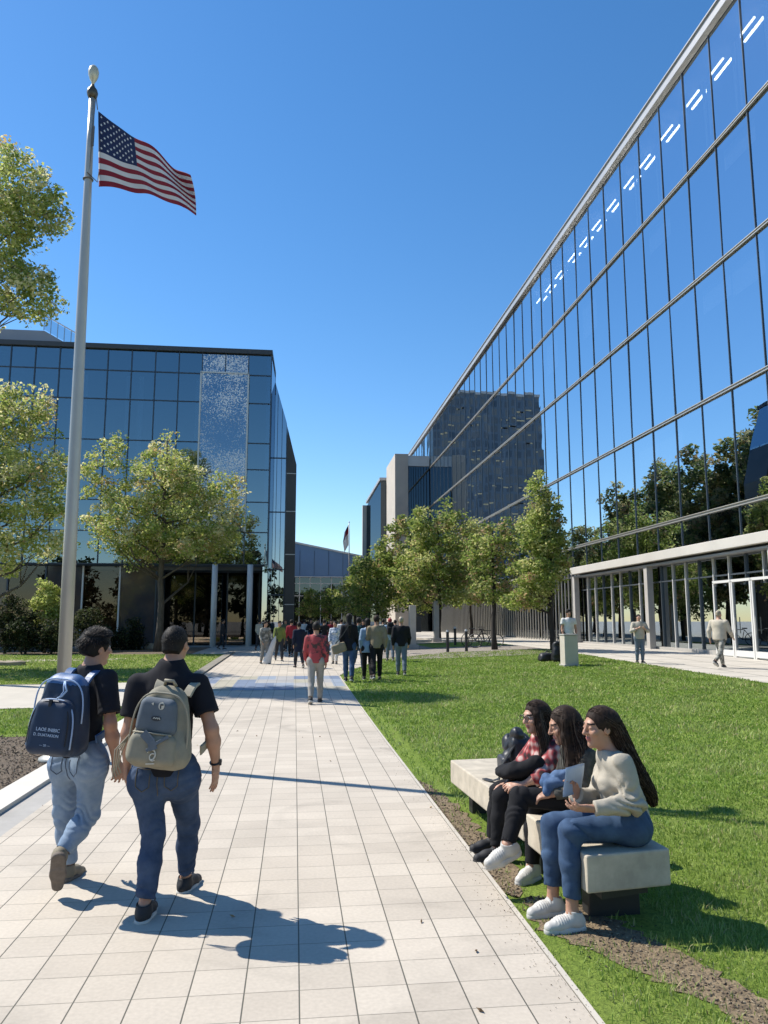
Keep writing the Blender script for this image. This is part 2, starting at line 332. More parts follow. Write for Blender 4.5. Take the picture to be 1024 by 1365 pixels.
def dirt_mask(x, y):
    k = np.ones_like(x)
    for d in DIRT:
        cx = np.interp(y, [c[1] for c in d], [c[0] for c in d]); hw = np.interp(y, [c[1] for c in d], [c[2] for c in d], left=0, right=0)
        k = np.minimum(k, np.clip((np.abs(x-cx)-hw*.5)/.15, .09, 1))
    return k
# ------------------------------------------------------------------ the long glass building on the right
m_pane = MG('blue coated facade glass', (.76, .85, .92), (.55, .58, .62), .55, .0, .3, .035)
m_pane_low = MG('shopfront glass', (.55, .62, .66), (.30, .33, .35), .42, .0, .45)
m_mull = M('dark anodised mullion', (.11, .13, .15), .4, .5)
m_rail = M('pale metal rail', (.55, .52, .47), .4, .5)
m_cope = M('grey metal coping', (.42, .42, .42), .45, .4, var=.08, vscale=.3)
m_band = M('pale limestone band', (.52, .49, .44), .7, var=.06, vscale=.7)
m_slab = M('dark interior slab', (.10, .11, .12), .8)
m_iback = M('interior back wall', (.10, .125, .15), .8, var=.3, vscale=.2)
m_lamp = ME('ceiling light tube', (1, .98, .92), 12)
m_blind = M('pale roller blind', (.66, .68, .68), .8)
m_white = M('white painted metal', (.62, .61, .58), .45)
XF = 16.5
ZR = [4.87, 6.09, 10.61, 15.81, 20.71, 25.6]
Y0, PW, NC = 13.41, 2.18, 45; YE = Y0+PW*NC
B = empty('glass_office_building', (XF, 40, .3)); tag(B, 'long blue glass office building with sloping lines of panes along the right', 'building')
off = Vector((XF, 40, .3))
def part(name, mb, mat, parent, bevel=0, smooth=False):
    mb.v = [tuple(Vector(v)-parent_loc(parent)) for v in mb.v]
    return mb.build(name, mat, parent, smooth, bevel)
def parent_loc(p):
    v = Vector(p.location)
    while p.parent: p = p.parent; v += Vector(p.location)
    return v
rest = MB(); prng = random.Random(3); pane_meshes = {}
def pane_pts(c, r, dz=0):
    y0, y1, z0, z1 = Y0+c*PW+.03, Y0+(c+1)*PW-.03, ZR[r]+.05, ZR[r+1]-.05
    t = prng.uniform(-.0026, .0026)*(y1-y0); u = prng.uniform(-.002, .002)*(z1-z0)
    return [(XF-t-u, y1, z0), (XF+t-u, y0, z0), (XF+t+u, y0, z1), (XF-t+u, y1, z1)]
def slab4(mb, P, dx=.02):
    v = [Vector(p) for p in P]; w_ = [p+Vector((dx, 0, 0)) for p in v]
    mb.add(v+w_, [(0, 1, 2, 3), (7, 6, 5, 4), (0, 4, 5, 1), (1, 5, 6, 2), (2, 6, 7, 3), (3, 7, 4, 0)])
for c in range(NC):
    for r in range(5):
        P_ = pane_pts(c, r)
        if 3 <= c < 23: mb = MB(); slab4(mb, P_); part('glass_pane', mb, m_pane, B)
        else: slab4(rest, P_)
o = part('glass_pane', rest, m_pane, B); o['kind'] = 'stuff'
for c in range(NC+1):
    y = Y0+c*PW
    part('mullion', MB().box((XF-.015, y, (4.87+25.6)/2), (.05, .034, 25.6-4.87-.01)), m_mull, B)
for z in ZR[1:5]:
    part('rail', MB().box((XF-.06, (Y0+YE)/2, z+.055), (.09, YE-Y0, .028)).box((XF-.06, (Y0+YE)/2, z-.055), (.09, YE-Y0, .028)).box((XF-.03, (Y0+YE)/2, z), (.05, YE-Y0-.02, .07)), m_rail, B)
part('coping', MB().box((XF-.08, (Y0+YE)/2, 25.9), (.28, YE-Y0+.2, .42)).box((XF-.1, (Y0+YE)/2, 26.14), (.4, YE-Y0+.2, .06)), m_cope, B)
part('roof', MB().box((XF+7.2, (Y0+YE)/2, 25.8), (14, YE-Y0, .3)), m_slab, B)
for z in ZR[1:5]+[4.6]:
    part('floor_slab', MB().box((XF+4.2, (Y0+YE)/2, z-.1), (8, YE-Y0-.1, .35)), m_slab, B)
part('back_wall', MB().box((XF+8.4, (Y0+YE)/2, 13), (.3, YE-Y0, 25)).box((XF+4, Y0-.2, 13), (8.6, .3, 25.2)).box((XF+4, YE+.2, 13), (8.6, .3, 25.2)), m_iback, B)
for c in range(2, 19):
    y = Y0+(c+.5)*PW+prng.uniform(-.25, .25)
    if prng.random() < .12: continue
    part('ceiling_light', MB().box((XF+.95, y, 25.1), (.07, 1.2, .06)).box((XF+1.3, y, 25.1), (.09, 1.3, .06)), m_lamp, B)
    dr = MB()
    for s in (-.22, .12): dr.add([(XF+.5, y+s, 24.6), (XF+.5, y+s+.26, 24.6), (XF+.5, y+s+.17, 21.6), (XF+.5, y+s+.1, 21.6), (XF+.54, y+s, 24.6), (XF+.54, y+s+.26, 24.6), (XF+.54, y+s+.17, 21.6), (XF+.54, y+s+.1, 21.6)], [(0, 1, 2, 3), (7, 6, 5, 4), (0, 4, 5, 1), (1, 5, 6, 2), (2, 6, 7, 3), (3, 7, 4, 0)])
    part('drape', dr, m_blind, B)
for c in range(3, 34):
    for r in range(0, 4):
        if prng.random() < .24:
            h_ = (ZR[r+1]-ZR[r]-.6)*prng.uniform(.15, .6); part('blind', MB().box((XF+.3, Y0+(c+.5)*PW, ZR[r+1]-.3-h_/2), (.02, PW-.12, h_)), m_blind, B)
# canopy band and the ground floor
YC = 43.5
part('canopy', MB().box((XF-.1, (Y0+YC)/2, 4.66), (.55, YC-Y0, .40)), m_band, B, .02)
part('soffit', MB().box((XF+.25, (Y0+YC)/2, 4.32), (.9, YC-Y0, .08)), m_cope, B)
XG = XF+.35
lowg = MB(); y = Y0; lows = []
while y < YC-.2:
    y2 = min(y+1.12, YC-.05)
    part('shopfront_pane', MB().box((XG, (y+y2)/2, 2.3), (.03, y2-y-.05, 3.9)), m_pane_low, B)
    lows.append(y); y += 1.12
for i, y in enumerate(lows):
    part('shopfront_mullion', MB().box((XG-.05, y, 2.3), (.08, .05, 3.95)), m_white if i % 3 else m_mull, B)
part('transom', MB().box((XG-.03, (Y0+YC)/2, 3.55), (.07, YC-Y0-.1, .06)), m_mull, B)
part('plinth', MB().box((XG-.02, (Y0+YE)/2, .44), (.3, YE-Y0, .3)), m_concg, B)
for y in (24.6, 34.2, 43.6): part('column', MB().box((XF-.02, y, 2.3), (.30, .34, 4.1)), M('column concrete', (.40, .38, .35), .8, var=.08, vscale=2), B, .015)
for y in (25.6, 26.9, 28.2):
    d = part('glass_door', MB().box((XG-.22, y, 1.75), (.03, 1.12, 2.7)), m_pane_low, B)
    f = MB()
    for s in (-1, 1): f.box((XG-.24, y+s*.59, 1.8), (.1, .08, 2.9))
    f.box((XG-.24, y, 3.28), (.1, 1.26, .1)).box((XG-.24, y, .55), (.09, 1.1, .22))
    fo = f; fo.v = [tuple(Vector(v)-parent_loc(B)) for v in fo.v]; fo.build('door_frame', m_white, d)
    h = MB().tube([(XG-.33, y+.42, 1.3), (XG-.33, y+.42, 1.9)], .018, 8); h.v = [tuple(Vector(v)-parent_loc(B)) for v in h.v]; h.build('handle', m_rail, d)
# far half of the ground floor: glass behind close upright fins
part('fin_glass', MB().box((XG, (YC+YE)/2, 2.6), (.05, YE-YC-.1, 4.5)), MG('fin wall glass', (.40, .44, .46), (.2, .22, .23), .16, .0, .3), B)
nf = 0; y = YC+.5
while y < 92 and nf < 84:
    part('fin', MB().box((XG-.22, y, 2.6), (.07, .05, 4.4)), m_rail, B); y += .6; nf += 1
part('lower_fascia', MB().box((XF-.02, (YC+YE)/2+.3, 4.84), (.14, YE-YC-.5, .1)), m_rail, B)
for (yy_, zz_, w_) in ((30, 2.0, 6), (38, 2.4, 7), (22, 2.2, 8)):
    part('inner_partition', MB().box((XF+3.4, yy_, zz_), (.15, w_, 3.6)), m_iback, B)
part('ground_floor_slab', MB().box((XF+4.4, (Y0+YE)/2, .34), (7.6, YE-Y0-.4, .2)), m_slab, B)

# concrete stair tower and the wing beyond it
T = empty('concrete_stair_tower', (12.05, 92, .4)); tag(T, 'pale concrete tower standing out at the far end of the glass building', 'tower')
m_tower = M('pale board marked concrete', (.47, .42, .36), .85, var=.08, vscale=.5, bump=.2, bscale=3)
m_darkg = MG('dark recess glass', (.22, .27, .32), (.04, .045, .05), .3, 0, .4)
part('shaft', MB().prism([(12.05, 92), (13.7, 92), (13.7, 101), (12.05, 101)], .2, 22.4), m_tower, T, .03)
part('dark_glazing', MB().prism([(13.7, 92.3), (16.42, 92.3), (16.42, 100), (13.7, 100)], .2, 20.9), m_darkg, T)
part('roof_edge', MB().prism([(13.7, 92.1), (16.4, 92.1), (16.4, 100), (13.7, 100)], 20.9, 22.2), m_cope, T)
W = empty('far_glass_wing', (11.2, 100, .4)); tag(W, 'dark glass wing with a sloped roof beyond the concrete tower', 'building')
part('wall', MB().prism([(11.3, 101.2), (16, 101.2), (16, 122), (11.3, 122)], .2, [20.6, 20.6, 20.2, 20.2]), m_darkg, W)
part('end_fin', MB().box((11.1, 122.3, 10.4), (.9, .8, 20.0)), m_tower, W)
part('roof_edge', MB().prism([(11.15, 101.2), (16, 101.2), (16, 122), (11.15, 122)], 20.7, 21.1), m_cope, W)

# ------------------------------------------------------------------ the glass building on the left
Lb = empty('glass_corner_building', (-12, 48, .3)); tag(Lb, 'dark blue glass building with a speckled bay facing the lawn at left', 'building')
m_lpane = MG('dark blue glass', (.54, .66, .72), (.40, .48, .54), .36, .0, .3, .02)
m_lframe = M('dark blue frame', (.045, .06, .08), .4, .4)
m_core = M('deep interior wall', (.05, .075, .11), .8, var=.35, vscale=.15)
m_brown = M('brown interior panel', (.46, .33, .25), .7, var=.3, vscale=.4)
XC, YF, ZT = -1.63, 45.0, 17.75
ZL = [5.0, 6.9, 8.7, 10.65, 12.25, 14.7, 16.45, ZT]
CW = 1.37; cols = [XC-.02-CW*k for k in range(0, 22)]
restl = MB(); nindiv = 0
for k in range(21):
    for r in range(7):
        x1, x0 = cols[k], cols[k+1]
        if 1 <= k <= 2 and 1 <= r < 6: continue           # the speckled bay stands here
        t = prng.uniform(-.002, .002)
        v = [(x0+.02, YF+t, ZL[r]+.03), (x1-.02, YF-t, ZL[r]+.03), (x1-.02, YF-t, ZL[r+1]-.03), (x0+.02, YF+t, ZL[r+1]-.03)]
        vv = [Vector(p) for p in v]; w_ = [p+Vector((0, .02, 0)) for p in vv]; mb = MB() if nindiv < 98 and k < 15 else restl
        mb.add(vv+w_, [(0, 1, 2, 3), (7, 6, 5, 4), (0, 4, 5, 1), (1, 5, 6, 2), (2, 6, 7, 3), (3, 7, 4, 0)])
        if mb is not restl: part('glass_pane', mb, m_lpane, Lb); nindiv += 1
o = part('glass_pane', restl, m_lpane, Lb); o['kind'] = 'stuff'
for k in range(22): part('mullion', MB().box((cols[k], YF-.01, (5+ZT)/2), (.06, .1, ZT-5)), m_lframe, Lb)
for z in ZL[:-1]: part('rail', MB().box(((XC-30.3)/2, YF-.005, z), (30.3+XC, .08, .06)), m_lframe, Lb)
part('coping', MB().prism([(-31, YF-.2), (XC+.03, YF-.2), (XC+.13, 49.0), (-1.62, 52.3), (-31, 52.3)], ZT, ZT+.28), M('dark coping', (.05, .055, .06), .5, .3), Lb)
m_side = MG('side wall glass', (.62, .70, .78), (.14, .17, .2), .5, .0, .35)
part('side_wall', MB().prism([(XC, YF), (XC+.1, 49), (XC-.2, 49), (XC-.3, YF+.15)], .3, ZT-.02), m_side, Lb)
# set-back glass return behind the corner, its top falling away to the right
rv = MB(); rv.add([(-1.62, 49.02, .3), (-.72, 49.02, .3), (-.72, 52, .3), (-1.62, 52, .3), (-1.62, 49.02, 17.7), (-.72, 49.02, 14.6), (-.72, 52, 14.6), (-1.62, 52, 17.7)], [(0, 1, 5, 4), (1, 2, 6, 5), (2, 3, 7, 6), (3, 0, 4, 7), (4, 5, 6, 7), (3, 2, 1, 0)])
part('return_wall', rv, m_side, Lb)
for x, zt in ((-1.32, 16.6), (-1.02, 15.6), (-.73, 14.55)): part('side_mullion', MB().box((x, 49.0, zt/2+.1), (.03, .05, zt-.3)), m_lframe, Lb)
for z in (3.4, 5, 8.7, 12.25): part('side_rail', MB().box((-1.17, 48.99, z), (.88, .05, .07)), m_lframe, Lb)
part('core', MB().box((-16.6, 52, 9.2), (29, .4, 17)).box((-30.6, 50, 9), (.4, 9, 17)), m_core, Lb)
for z in (4.9, 8.75, 12.3, 16.4): part('floor_slab', MB().box((-16.2, 48.7, z), (28.4, 6.4, .4)), m_slab, Lb)
for x in (-4.7, -9.6, -13.4, -14.3, -17.0, -18.2): part('inner_column', MB().tube([(x, 46.2, 9), (x, 46.2, 16.2)], .13, 8), m_white, Lb, smooth=True)
for x in (-10.05, -9.3, -6.0, -5.35, -13.2, -12.5): part('drape', MB().prism([(x-.13, YF+.2), (x+.13, YF+.2), (x+.13, YF+.24), (x-.13, YF+.24)], 9.5, 16.2), m_blind, Lb)
for x in (-8.7, -5.5): part('inner_column', MB().tube([(x, 46.0, 9), (x, 46.0, 16.2)], .09, 8), m_white, Lb, smooth=True)
# bay with leaf reflections painted as speckle, a hand's width proud of the facade
def leaf_glitter():  # glittering foliage reflection put into the glass colour as white speckle
    m = MG('glass with painted glitter', (.5, .6, .7), (.2, .28, .36), .4, 0, .3); nt = m.node_tree; N = nt.nodes; L = nt.links; o = N['Material Output']; old = o.inputs[0].links[0].from_socket
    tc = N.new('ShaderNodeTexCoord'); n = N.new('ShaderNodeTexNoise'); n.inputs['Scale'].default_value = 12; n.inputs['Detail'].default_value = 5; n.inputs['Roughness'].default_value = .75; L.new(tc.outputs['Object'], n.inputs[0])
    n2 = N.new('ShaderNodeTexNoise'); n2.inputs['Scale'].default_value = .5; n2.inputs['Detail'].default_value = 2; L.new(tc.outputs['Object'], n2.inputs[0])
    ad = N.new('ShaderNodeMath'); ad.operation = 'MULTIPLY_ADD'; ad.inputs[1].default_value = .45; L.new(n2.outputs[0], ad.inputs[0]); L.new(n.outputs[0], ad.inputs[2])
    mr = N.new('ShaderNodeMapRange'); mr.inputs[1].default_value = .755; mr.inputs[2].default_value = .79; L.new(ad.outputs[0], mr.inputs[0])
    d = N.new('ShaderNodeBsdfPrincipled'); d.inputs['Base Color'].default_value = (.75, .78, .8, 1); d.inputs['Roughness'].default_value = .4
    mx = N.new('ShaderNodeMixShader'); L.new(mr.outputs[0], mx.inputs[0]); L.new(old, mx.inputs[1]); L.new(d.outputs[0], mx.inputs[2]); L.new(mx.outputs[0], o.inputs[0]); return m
m_glitter = leaf_glitter()
bx0, bx1 = cols[3]-.02, cols[1]+.02
part('speckled_bay', MB().box(((bx0+bx1)/2, YF-.16, (6.9+16.45)/2), (bx1-bx0-.1, .3, 16.45-6.9-.06)), m_glitter, Lb)
bf = MB()
for x in (bx0, bx1): bf.box((x, YF-.18, (6.9+16.45)/2), (.09, .36, 16.45-6.9))
bf.box(((bx0+bx1)/2, YF-.18, 16.45), (bx1-bx0+.08, .36, .09)); part('bay_frame', bf, m_rail, Lb)
part('speckled_pane', MB().box((cols[2]+CW/2, YF-.04, 17.1), (CW-.06, .03, 1.1)).box((cols[3]+CW/2, YF-.04, 17.1), (CW-.06, .03, 1.1)), m_glitter, Lb)
# ground floor: brown-tinted glass at left, recess with two pale columns at right
m_gpane = MG('ground floor glass', (.34, .33, .31), (.58, .52, .46), .16, 0, .3)
m_bglass = M('brown tinted glass', (.11, .07, .05), .06, spec=.6, col2=(.03, .04, .055), vscale=.45)
for i in range(11):
    x1 = -8.0-i*2.05
    part('ground_pane', MB().box((x1-1.0, YF+.5, 2.6), (1.98, .03, 4.6)), m_bglass if i % 2 == 0 else m_gpane, Lb)
    part('ground_mullion', MB().box((x1, YF+.46, 2.6), (.09, .12, 4.65)), m_white if i in (1, 2, 6, 8) else m_lframe, Lb)
for i in range(3):
    part('recess_pane', MB().box((-7.1+i*1.95, YF+3, 2.6), (1.9, .03, 4.6)), m_gpane, Lb)
    part('recess_mullion', MB().box((-6.1+i*1.95, YF+2.95, 2.6), (.08, .12, 4.65)), m_lframe, Lb)
part('recess_panel', MB().box((-2.6, YF+4.5, 2.6), (1.2, .3, 4.6)).box((-8.0, YF+1.8, 2.6), (.15, 2.4, 4.6)), m_core, Lb)
part('brown_panel', MB().box((-11.2, YF+1.9, 2.5), (5.2, .2, 4.4)).box((-21, YF+1.9, 2.5), (6, .2, 4.4)), m_brown, Lb)
for x in (-4.63, -2.62): part('column', MB().tube([(x, YF-.12, .3), (x, YF-.12, 5.0)], .17, 14), m_white, Lb, smooth=True)
part('soffit', MB().box((-16, YF+3.2, 4.93), (28.2, 6.2, .06)), m_core, Lb)
# plant room with a sloping end on the roof
P_ = empty('roof_plant_room', (-16, 47, ZT)); tag(P_, 'grey rooftop plant room with sloping end and glass rail at far left', 'plant room')
m_pl = M('grey blue cladding', (.25, .27, .3), .6, var=.06, vscale=.6)
pv = MB(); a = (-15.6, 46.0); pv.add([(-30, 46, ZT), (-12.9, 46, ZT), (-15.3, 46, ZT+1.35), (-30, 46, ZT+1.35), (-30, 53, ZT), (-12.9, 53, ZT), (-15.3, 53, ZT+1.35), (-30, 53, ZT+1.35)],
    [(0, 1, 2, 3), (7, 6, 5, 4), (0, 4, 5, 1), (1, 5, 6, 2), (2, 6, 7, 3), (3, 7, 4, 0)]); part('cladding', pv, m_pl, P_)
rl = MB()
for i in range(7):
    t = i/6; x = -15.3+2.4*t; z = ZT+1.35*(1-t); rl.tube([(x, 45.9, z), (x, 45.9, z+.95)], .03, 6)
rl.tube([(-15.3, 45.9, ZT+2.3), (-12.9, 45.9, ZT+.95)], .035, 6).tube([(-22, 45.9, ZT+2.3), (-15.3, 45.9, ZT+2.3)], .03, 6)
part('guard_rail', rl, m_rail, P_)
pg = MB(); pg.add([(-15.3, 45.88, ZT+1.4), (-12.95, 45.88, ZT+.06), (-12.95, 45.88, ZT+.9), (-15.3, 45.88, ZT+2.2), (-15.3, 45.86, ZT+1.4), (-12.95, 45.86, ZT+.06), (-12.95, 45.86, ZT+.9), (-15.3, 45.86, ZT+2.2)],
    [(3, 2, 1, 0), (4, 5, 6, 7), (0, 1, 5, 4), (1, 2, 6, 5), (2, 3, 7, 6), (3, 0, 4, 7)]); part('glass_guard', pg, MG('clear guard glass', (.8, .85, .9), (.8, .84, .86), .2, 0, .2), P_)
# dark end wing behind its corner
Dw = empty('dark_end_wing', (-.4, 50.6, .3)); tag(Dw, 'narrow dark wing with sloping top behind the left glass building', 'building')
dv = MB(); dv.add([(-.70, 49.3, .3), (-.05, 49.3, .3), (-.05, 52, .3), (-.70, 52, .3), (-.70, 49.3, 14.5), (-.05, 49.3, 11.9), (-.05, 52, 11.9), (-.70, 52, 14.5)], [(0, 1, 5, 4), (1, 2, 6, 5), (2, 3, 7, 6), (3, 0, 4, 7), (4, 5, 6, 7), (3, 2, 1, 0)])
part('wall', dv, M('dark bronze cladding', (.06, .055, .05), .35, .3, var=.2, vscale=.5), Dw)
for z in (3.4, 6.6, 9.4, 11.9): part('panel_joint', MB().box((-.37, 49.28, z-.6), (.62, .05, .05)), m_rail, Dw)
# low hall closing the view
H = empty('low_hall', (4, 112, .4)); tag(H, 'low blue grey metal hall with sloping roof closing the far view', 'building')
m_hall = M('blue grey metal cladding', (.15, .235, .37), .4, .35, var=.06, vscale=.3)
part('upper_cladding', MB().prism([(-6, 112), (10, 112), (10, 126), (-6, 126)], 8.2, [14.2, 11.05, 11.05, 14.2]), m_hall, H)
re_ = MB().box((2, 111.9, 8.15), (16, .3, .14)); re_.add([(-6, 111.75, 14.2), (10, 111.75, 11.05), (10, 111.75, 11.3), (-6, 111.75, 14.45), (-6, 112, 14.2), (10, 112, 11.05), (10, 112, 11.3), (-6, 112, 14.45)], [(0, 1, 2, 3), (7, 6, 5, 4), (3, 2, 6, 7), (0, 4, 5, 1)])
part('roof_edge', re_, m_white, H)
part('glazing', MB().box((2, 112.4, 4.3), (16, .2, 7.8)), m_darkg, H)
for i in range(11): part('mullion', MB().box((-5.6+i*1.55, 112.25, 4.3), (.12, .14, 7.7)), m_white, H)
for z in (5.4, 7.2): part('rail', MB().box((2, 112.2, z), (16, .1, .1)), m_white, H)
for i in range(5): part('seam', MB().box((-1.5+i*2.1, 111.97, 10.2), (.05, .06, 3.6)), m_lframe, H)
# tower added unseen behind the left building for the glass front to mirror
Tw = empty('unseen_tower', (-46, 306, 0)); tag(Tw, 'unseen dark window-banded tower added to be mirrored in the right glass front', 'tower')
m_tb = NT('unseen banded tower wall'); m_, nt_, N_, L_, P__ = m_tb
tc_ = N_.new('ShaderNodeTexCoord'); bk = N_.new('ShaderNodeTexBrick'); bk.offset = 0; bk.inputs['Scale'].default_value = 1; bk.inputs['Brick Width'].default_value = 2.6; bk.inputs['Row Height'].default_value = 3.6; bk.inputs['Mortar Size'].default_value = .45
bk.inputs['Color1'].default_value = (.03, .055, .09, 1); bk.inputs['Color2'].default_value = (.12, .13, .13, 1); bk.inputs['Mortar'].default_value = (.07, .11, .16, 1)
mp_ = N_.new('ShaderNodeMapping'); mp_.inputs['Rotation'].default_value = (R(90), 0, 0); L_.new(tc_.outputs['Object'], mp_.inputs[0]); L_.new(mp_.outputs[0], bk.inputs[0]); L_.new(bk.outputs[0], P__.inputs['Base Color']); P__.inputs['Roughness'].default_value = .4
XW0, XW1, YW = -68.7, -22, 300
part('wall', MB().prism([(XW0, YW), (XW1, YW), (XW1, YW+18), (XW0, YW+18)], 0, 95.5), m_, Tw)
part('unseen_tower_parapet', MB().prism([(XW0-.3, YW-.3), (XW1+.3, YW-.3), (XW1+.3, YW+18.3), (XW0-.3, YW+18.3)], 95.5, 96.5), m_cope, Tw)
gl_ = MB(); rr = random.Random(5)  # yellowish glints painted as tan strips on the tower wall
for i in range(90):
    zf = 6+3.6*rr.randrange(6, 24); xf = -66+rr.random()*40; gl_.box((xf, YW-.05, zf), (rr.uniform(.8, 4), .1, .5))
part('glint', gl_, M('tan painted glint', (.5, .42, .25), .6), Tw)
# ------------------------------------------------------------------ flagpole and flag
m_pole = M('brushed aluminium', (.42, .40, .35), .42, .35, var=.05, vscale=3)
Bp = Vector((-2.93, 10.4, g(-2.93, 10.4))); ZP = 9.2
F_ = empty('flagpole', Bp); tag(F_, 'tall tapered metal flagpole with a ball finial at the left of the path', 'flagpole')
lean = -.085
part('shaft', MB().tube([(Bp.x, 10.4, .0), (Bp.x+lean*.35, 10.4, 3.2), (Bp.x+lean*.7, 10.4, 6.5), (Bp.x+lean*.92, 10.4, 8.5), (Bp.x+lean, 10.4, ZP)], [.089, .082, .066, .047, .041], 28), m_pole, F_, smooth=True)
part('base_collar', MB().lathe((Bp.x, 10.4, .0), [(.0, 0), (.26, .0), (.25, .05), (.16, .09), (.125, .12), (.0, .121)]), m_pole, F_, smooth=True)
xt = Bp.x+lean
part('truck', MB().lathe((xt, 10.4, ZP-.02), [(0, 0), (.047, 0), (.068, .04), (.078, .09), (.064, .14), (.035, .18), (.02, .22), (0, .221)]), M('dark bronze cap', (.10, .085, .06), .4, .7), F_, smooth=True)
part('finial', MB().lathe((xt, 10.4, ZP+.18), [(0, 0), (.018, 0), (.022, .05), (.05, .1), (.07, .17), (.074, .22), (.062, .275), (.036, .31), (0, .32)]), M('gilt finial ball', (.52, .47, .33), .35, .3), F_, smooth=True)
HT, HB = at(131, 148, 10.42), at(132, 249, 10.42)
ring = [(xt+.012+.062*math.cos(a), 10.4+.062*math.sin(a), 7.93+.0*a) for a in [i*math.pi/8 for i in range(17)]]
part('halyard', MB().tube([(xt+.06, 10.36, ZP+.02), tuple(HT+Vector((-.01, 0, .02)))], .007, 6).tube([(xt+.06, 10.36, ZP-.05), (HB.x-.13, 10.36, 7.95)], .006, 6).tube([(HB.x-.15, 10.33, 8.0), (HB.x-.02, 10.40, 7.9), (HB.x-.01, 10.41, 8.06)], .008, 6).tube(ring, .012, 6).box((xt+.07, 10.32, 8.55), (.02, .03, .3)), M('halyard rope', (.12, .11, .1), .7), F_)
FT, FB = at(254, 233, 10.05), at(262, 284, 9.95)
NU, NV = 78, 52
def flag_pt(u, v):
    """u along the fly, v from the top edge down; the cloth hangs and ripples"""
    top = HT.lerp(FT, u)+Vector((0, 0, -.02*math.sin(math.pi*u))); bot = HB.lerp(FB, u)+Vector((0, 0, .085*math.sin(math.pi*min(1, u*1.15))))
    p = top.lerp(bot, v)
    w_ = .10*u**.6*math.sin(u*9.0-v*2.2+.4)+.06*u*math.sin(u*17-v*5+1)
    p += Vector((.02*u*math.sin(u*13+v*4), w_, .028*u*math.sin(u*9.5-v*3.5+1.2)))
    return p
fr_ = empty('flag', HT); tag(fr_, 'striped flag with starred blue corner flying from the near flagpole', 'flag')
V = []; F = []; mi = []
for j in range(NV+1):
    for i in range(NU+1): V.append(tuple(flag_pt(i/NU, j/NV)-HT))
for j in range(NV):
    for i in range(NU):
        F.append((j*(NU+1)+i, j*(NU+1)+i+1, (j+1)*(NU+1)+i+1, (j+1)*(NU+1)+i)); s = j//4
        mi.append(2 if (i < NU*.4 and s < 7) else (0 if s % 2 == 0 else 1))
me = npmesh('flag_cloth', V, F, mi)
fc = link('cloth', me, [M('flag red cloth', (.30, .022, .035), .8, trans=.3), M('flag white cloth', (.72, .70, .66), .8, trans=.3), M('flag blue cloth', (.018, .03, .09), .8, trans=.2)], fr_, True)
md = fc.modifiers.new('thick', 'SOLIDIFY'); md.thickness = .004
st = MB()
for row in range(9):
    for k in range(6 if row % 2 == 0 else 5):
        u0 = (.4/12)*(1+2*k+(row % 2)); v0 = (7/13)*(row+1)/10
        for sgn in (-1, 1):
            c_ = flag_pt(u0, v0); pu = (flag_pt(u0+.01, v0)-c_).normalized(); pv_ = (flag_pt(u0, v0+.01)-c_).normalized(); nn = pu.cross(pv_).normalized()*sgn
            pts = []
            for q in range(10):
                a = math.pi*q/5; rr_ = .023 if q % 2 == 0 else .010
                pts.append(c_+pu*rr_*math.sin(a)-pv_*rr_*math.cos(a)+nn*.006-HT)
            st.add([c_+nn*.006-HT]+pts, [(0, 1+q, 1+(q+1) % 10) for q in range(10)])
st.build('star', M('flag star white', (.7, .69, .66), .8), fr_)['kind'] = 'stuff'
# far flag on the hall
p0 = at(465.5, 742, 111); p1 = at(465.5, 697, 111)
F2 = empty('flagpole', p0); tag(F2, 'distant thin white flagpole above the low blue hall roof', 'flagpole')
part('shaft', MB().tube([p0-Vector((0, 0, 3)), p1], [.09, .06], 8), m_white, F2, smooth=True)
part('finial', MB().lathe(p1, [(0, 0), (.09, .05), (.11, .12), (.07, .2), (0, .22)], 8), m_white, F2, smooth=True)
fd = MB(); NUv = 8
vs = []
for j in range(13):
    for i in range(NUv+1):
        u = i/NUv; v = j/12
        vs.append((p1.x-.08-u*(.35+.45*(1-abs(v-.5)))*1.0, p1.y+.15*math.sin(u*7+v*3), p1.z-.25-v*3.0-u*1.1))
mi2 = []; fs = []
for j in range(12):
    for i in range(NUv):
        fs.append((j*(NUv+1)+i, j*(NUv+1)+i+1, (j+1)*(NUv+1)+i+1, (j+1)*(NUv+1)+i)); mi2.append(2 if j < 2 else (0 if j < 5 else 1) if i < 5 else (2 if j < 6 else 1))
fo2 = link('flag', npmesh('far_flag', vs, fs, mi2), [fc.data.materials[0], fc.data.materials[1], M('flag dark cloth', (.03, .03, .05), .8)], None, True)
fo2.modifiers.new('thick', 'SOLIDIFY').thickness = .02
tag(fo2, 'small drooping red black and white flag on the far roof pole', 'flag')
# ------------------------------------------------------------------ the concrete bench
m_bench = M('cast concrete', (.45, .395, .31), .85, var=.2, vscale=7, bump=.3, bscale=90, bdist=.003, det=7)
nL, nR, fL, fR = Vector((1.655, 4.36, 0)), Vector((2.19, 4.44, 0)), Vector((1.495, 7.40, 0)), Vector((2.03, 7.46, 0))
Bn = empty('concrete_bench', (1.84, 5.9, 0)); tag(Bn, 'low concrete slab bench on dark legs beside the path with women on it', 'bench')
tj = .34
jL, jR = nL.lerp(fL, tj), nR.lerp(fR, tj)
for a, b, c_, d_ in ((nL, nR, jR-(jR-nR).normalized()*.004, jL-(jL-nL).normalized()*.004), (jL+(fL-jL).normalized()*.004, jR+(fR-jR).normalized()*.004, fR, fL)):
    part('slab', MB().prism([(a.x, a.y), (b.x, b.y), (c_.x, c_.y), (d_.x, d_.y)], .235, .44), m_bench, Bn, .012)
m_leg = M('black steel leg', (.02, .02, .02), .5)
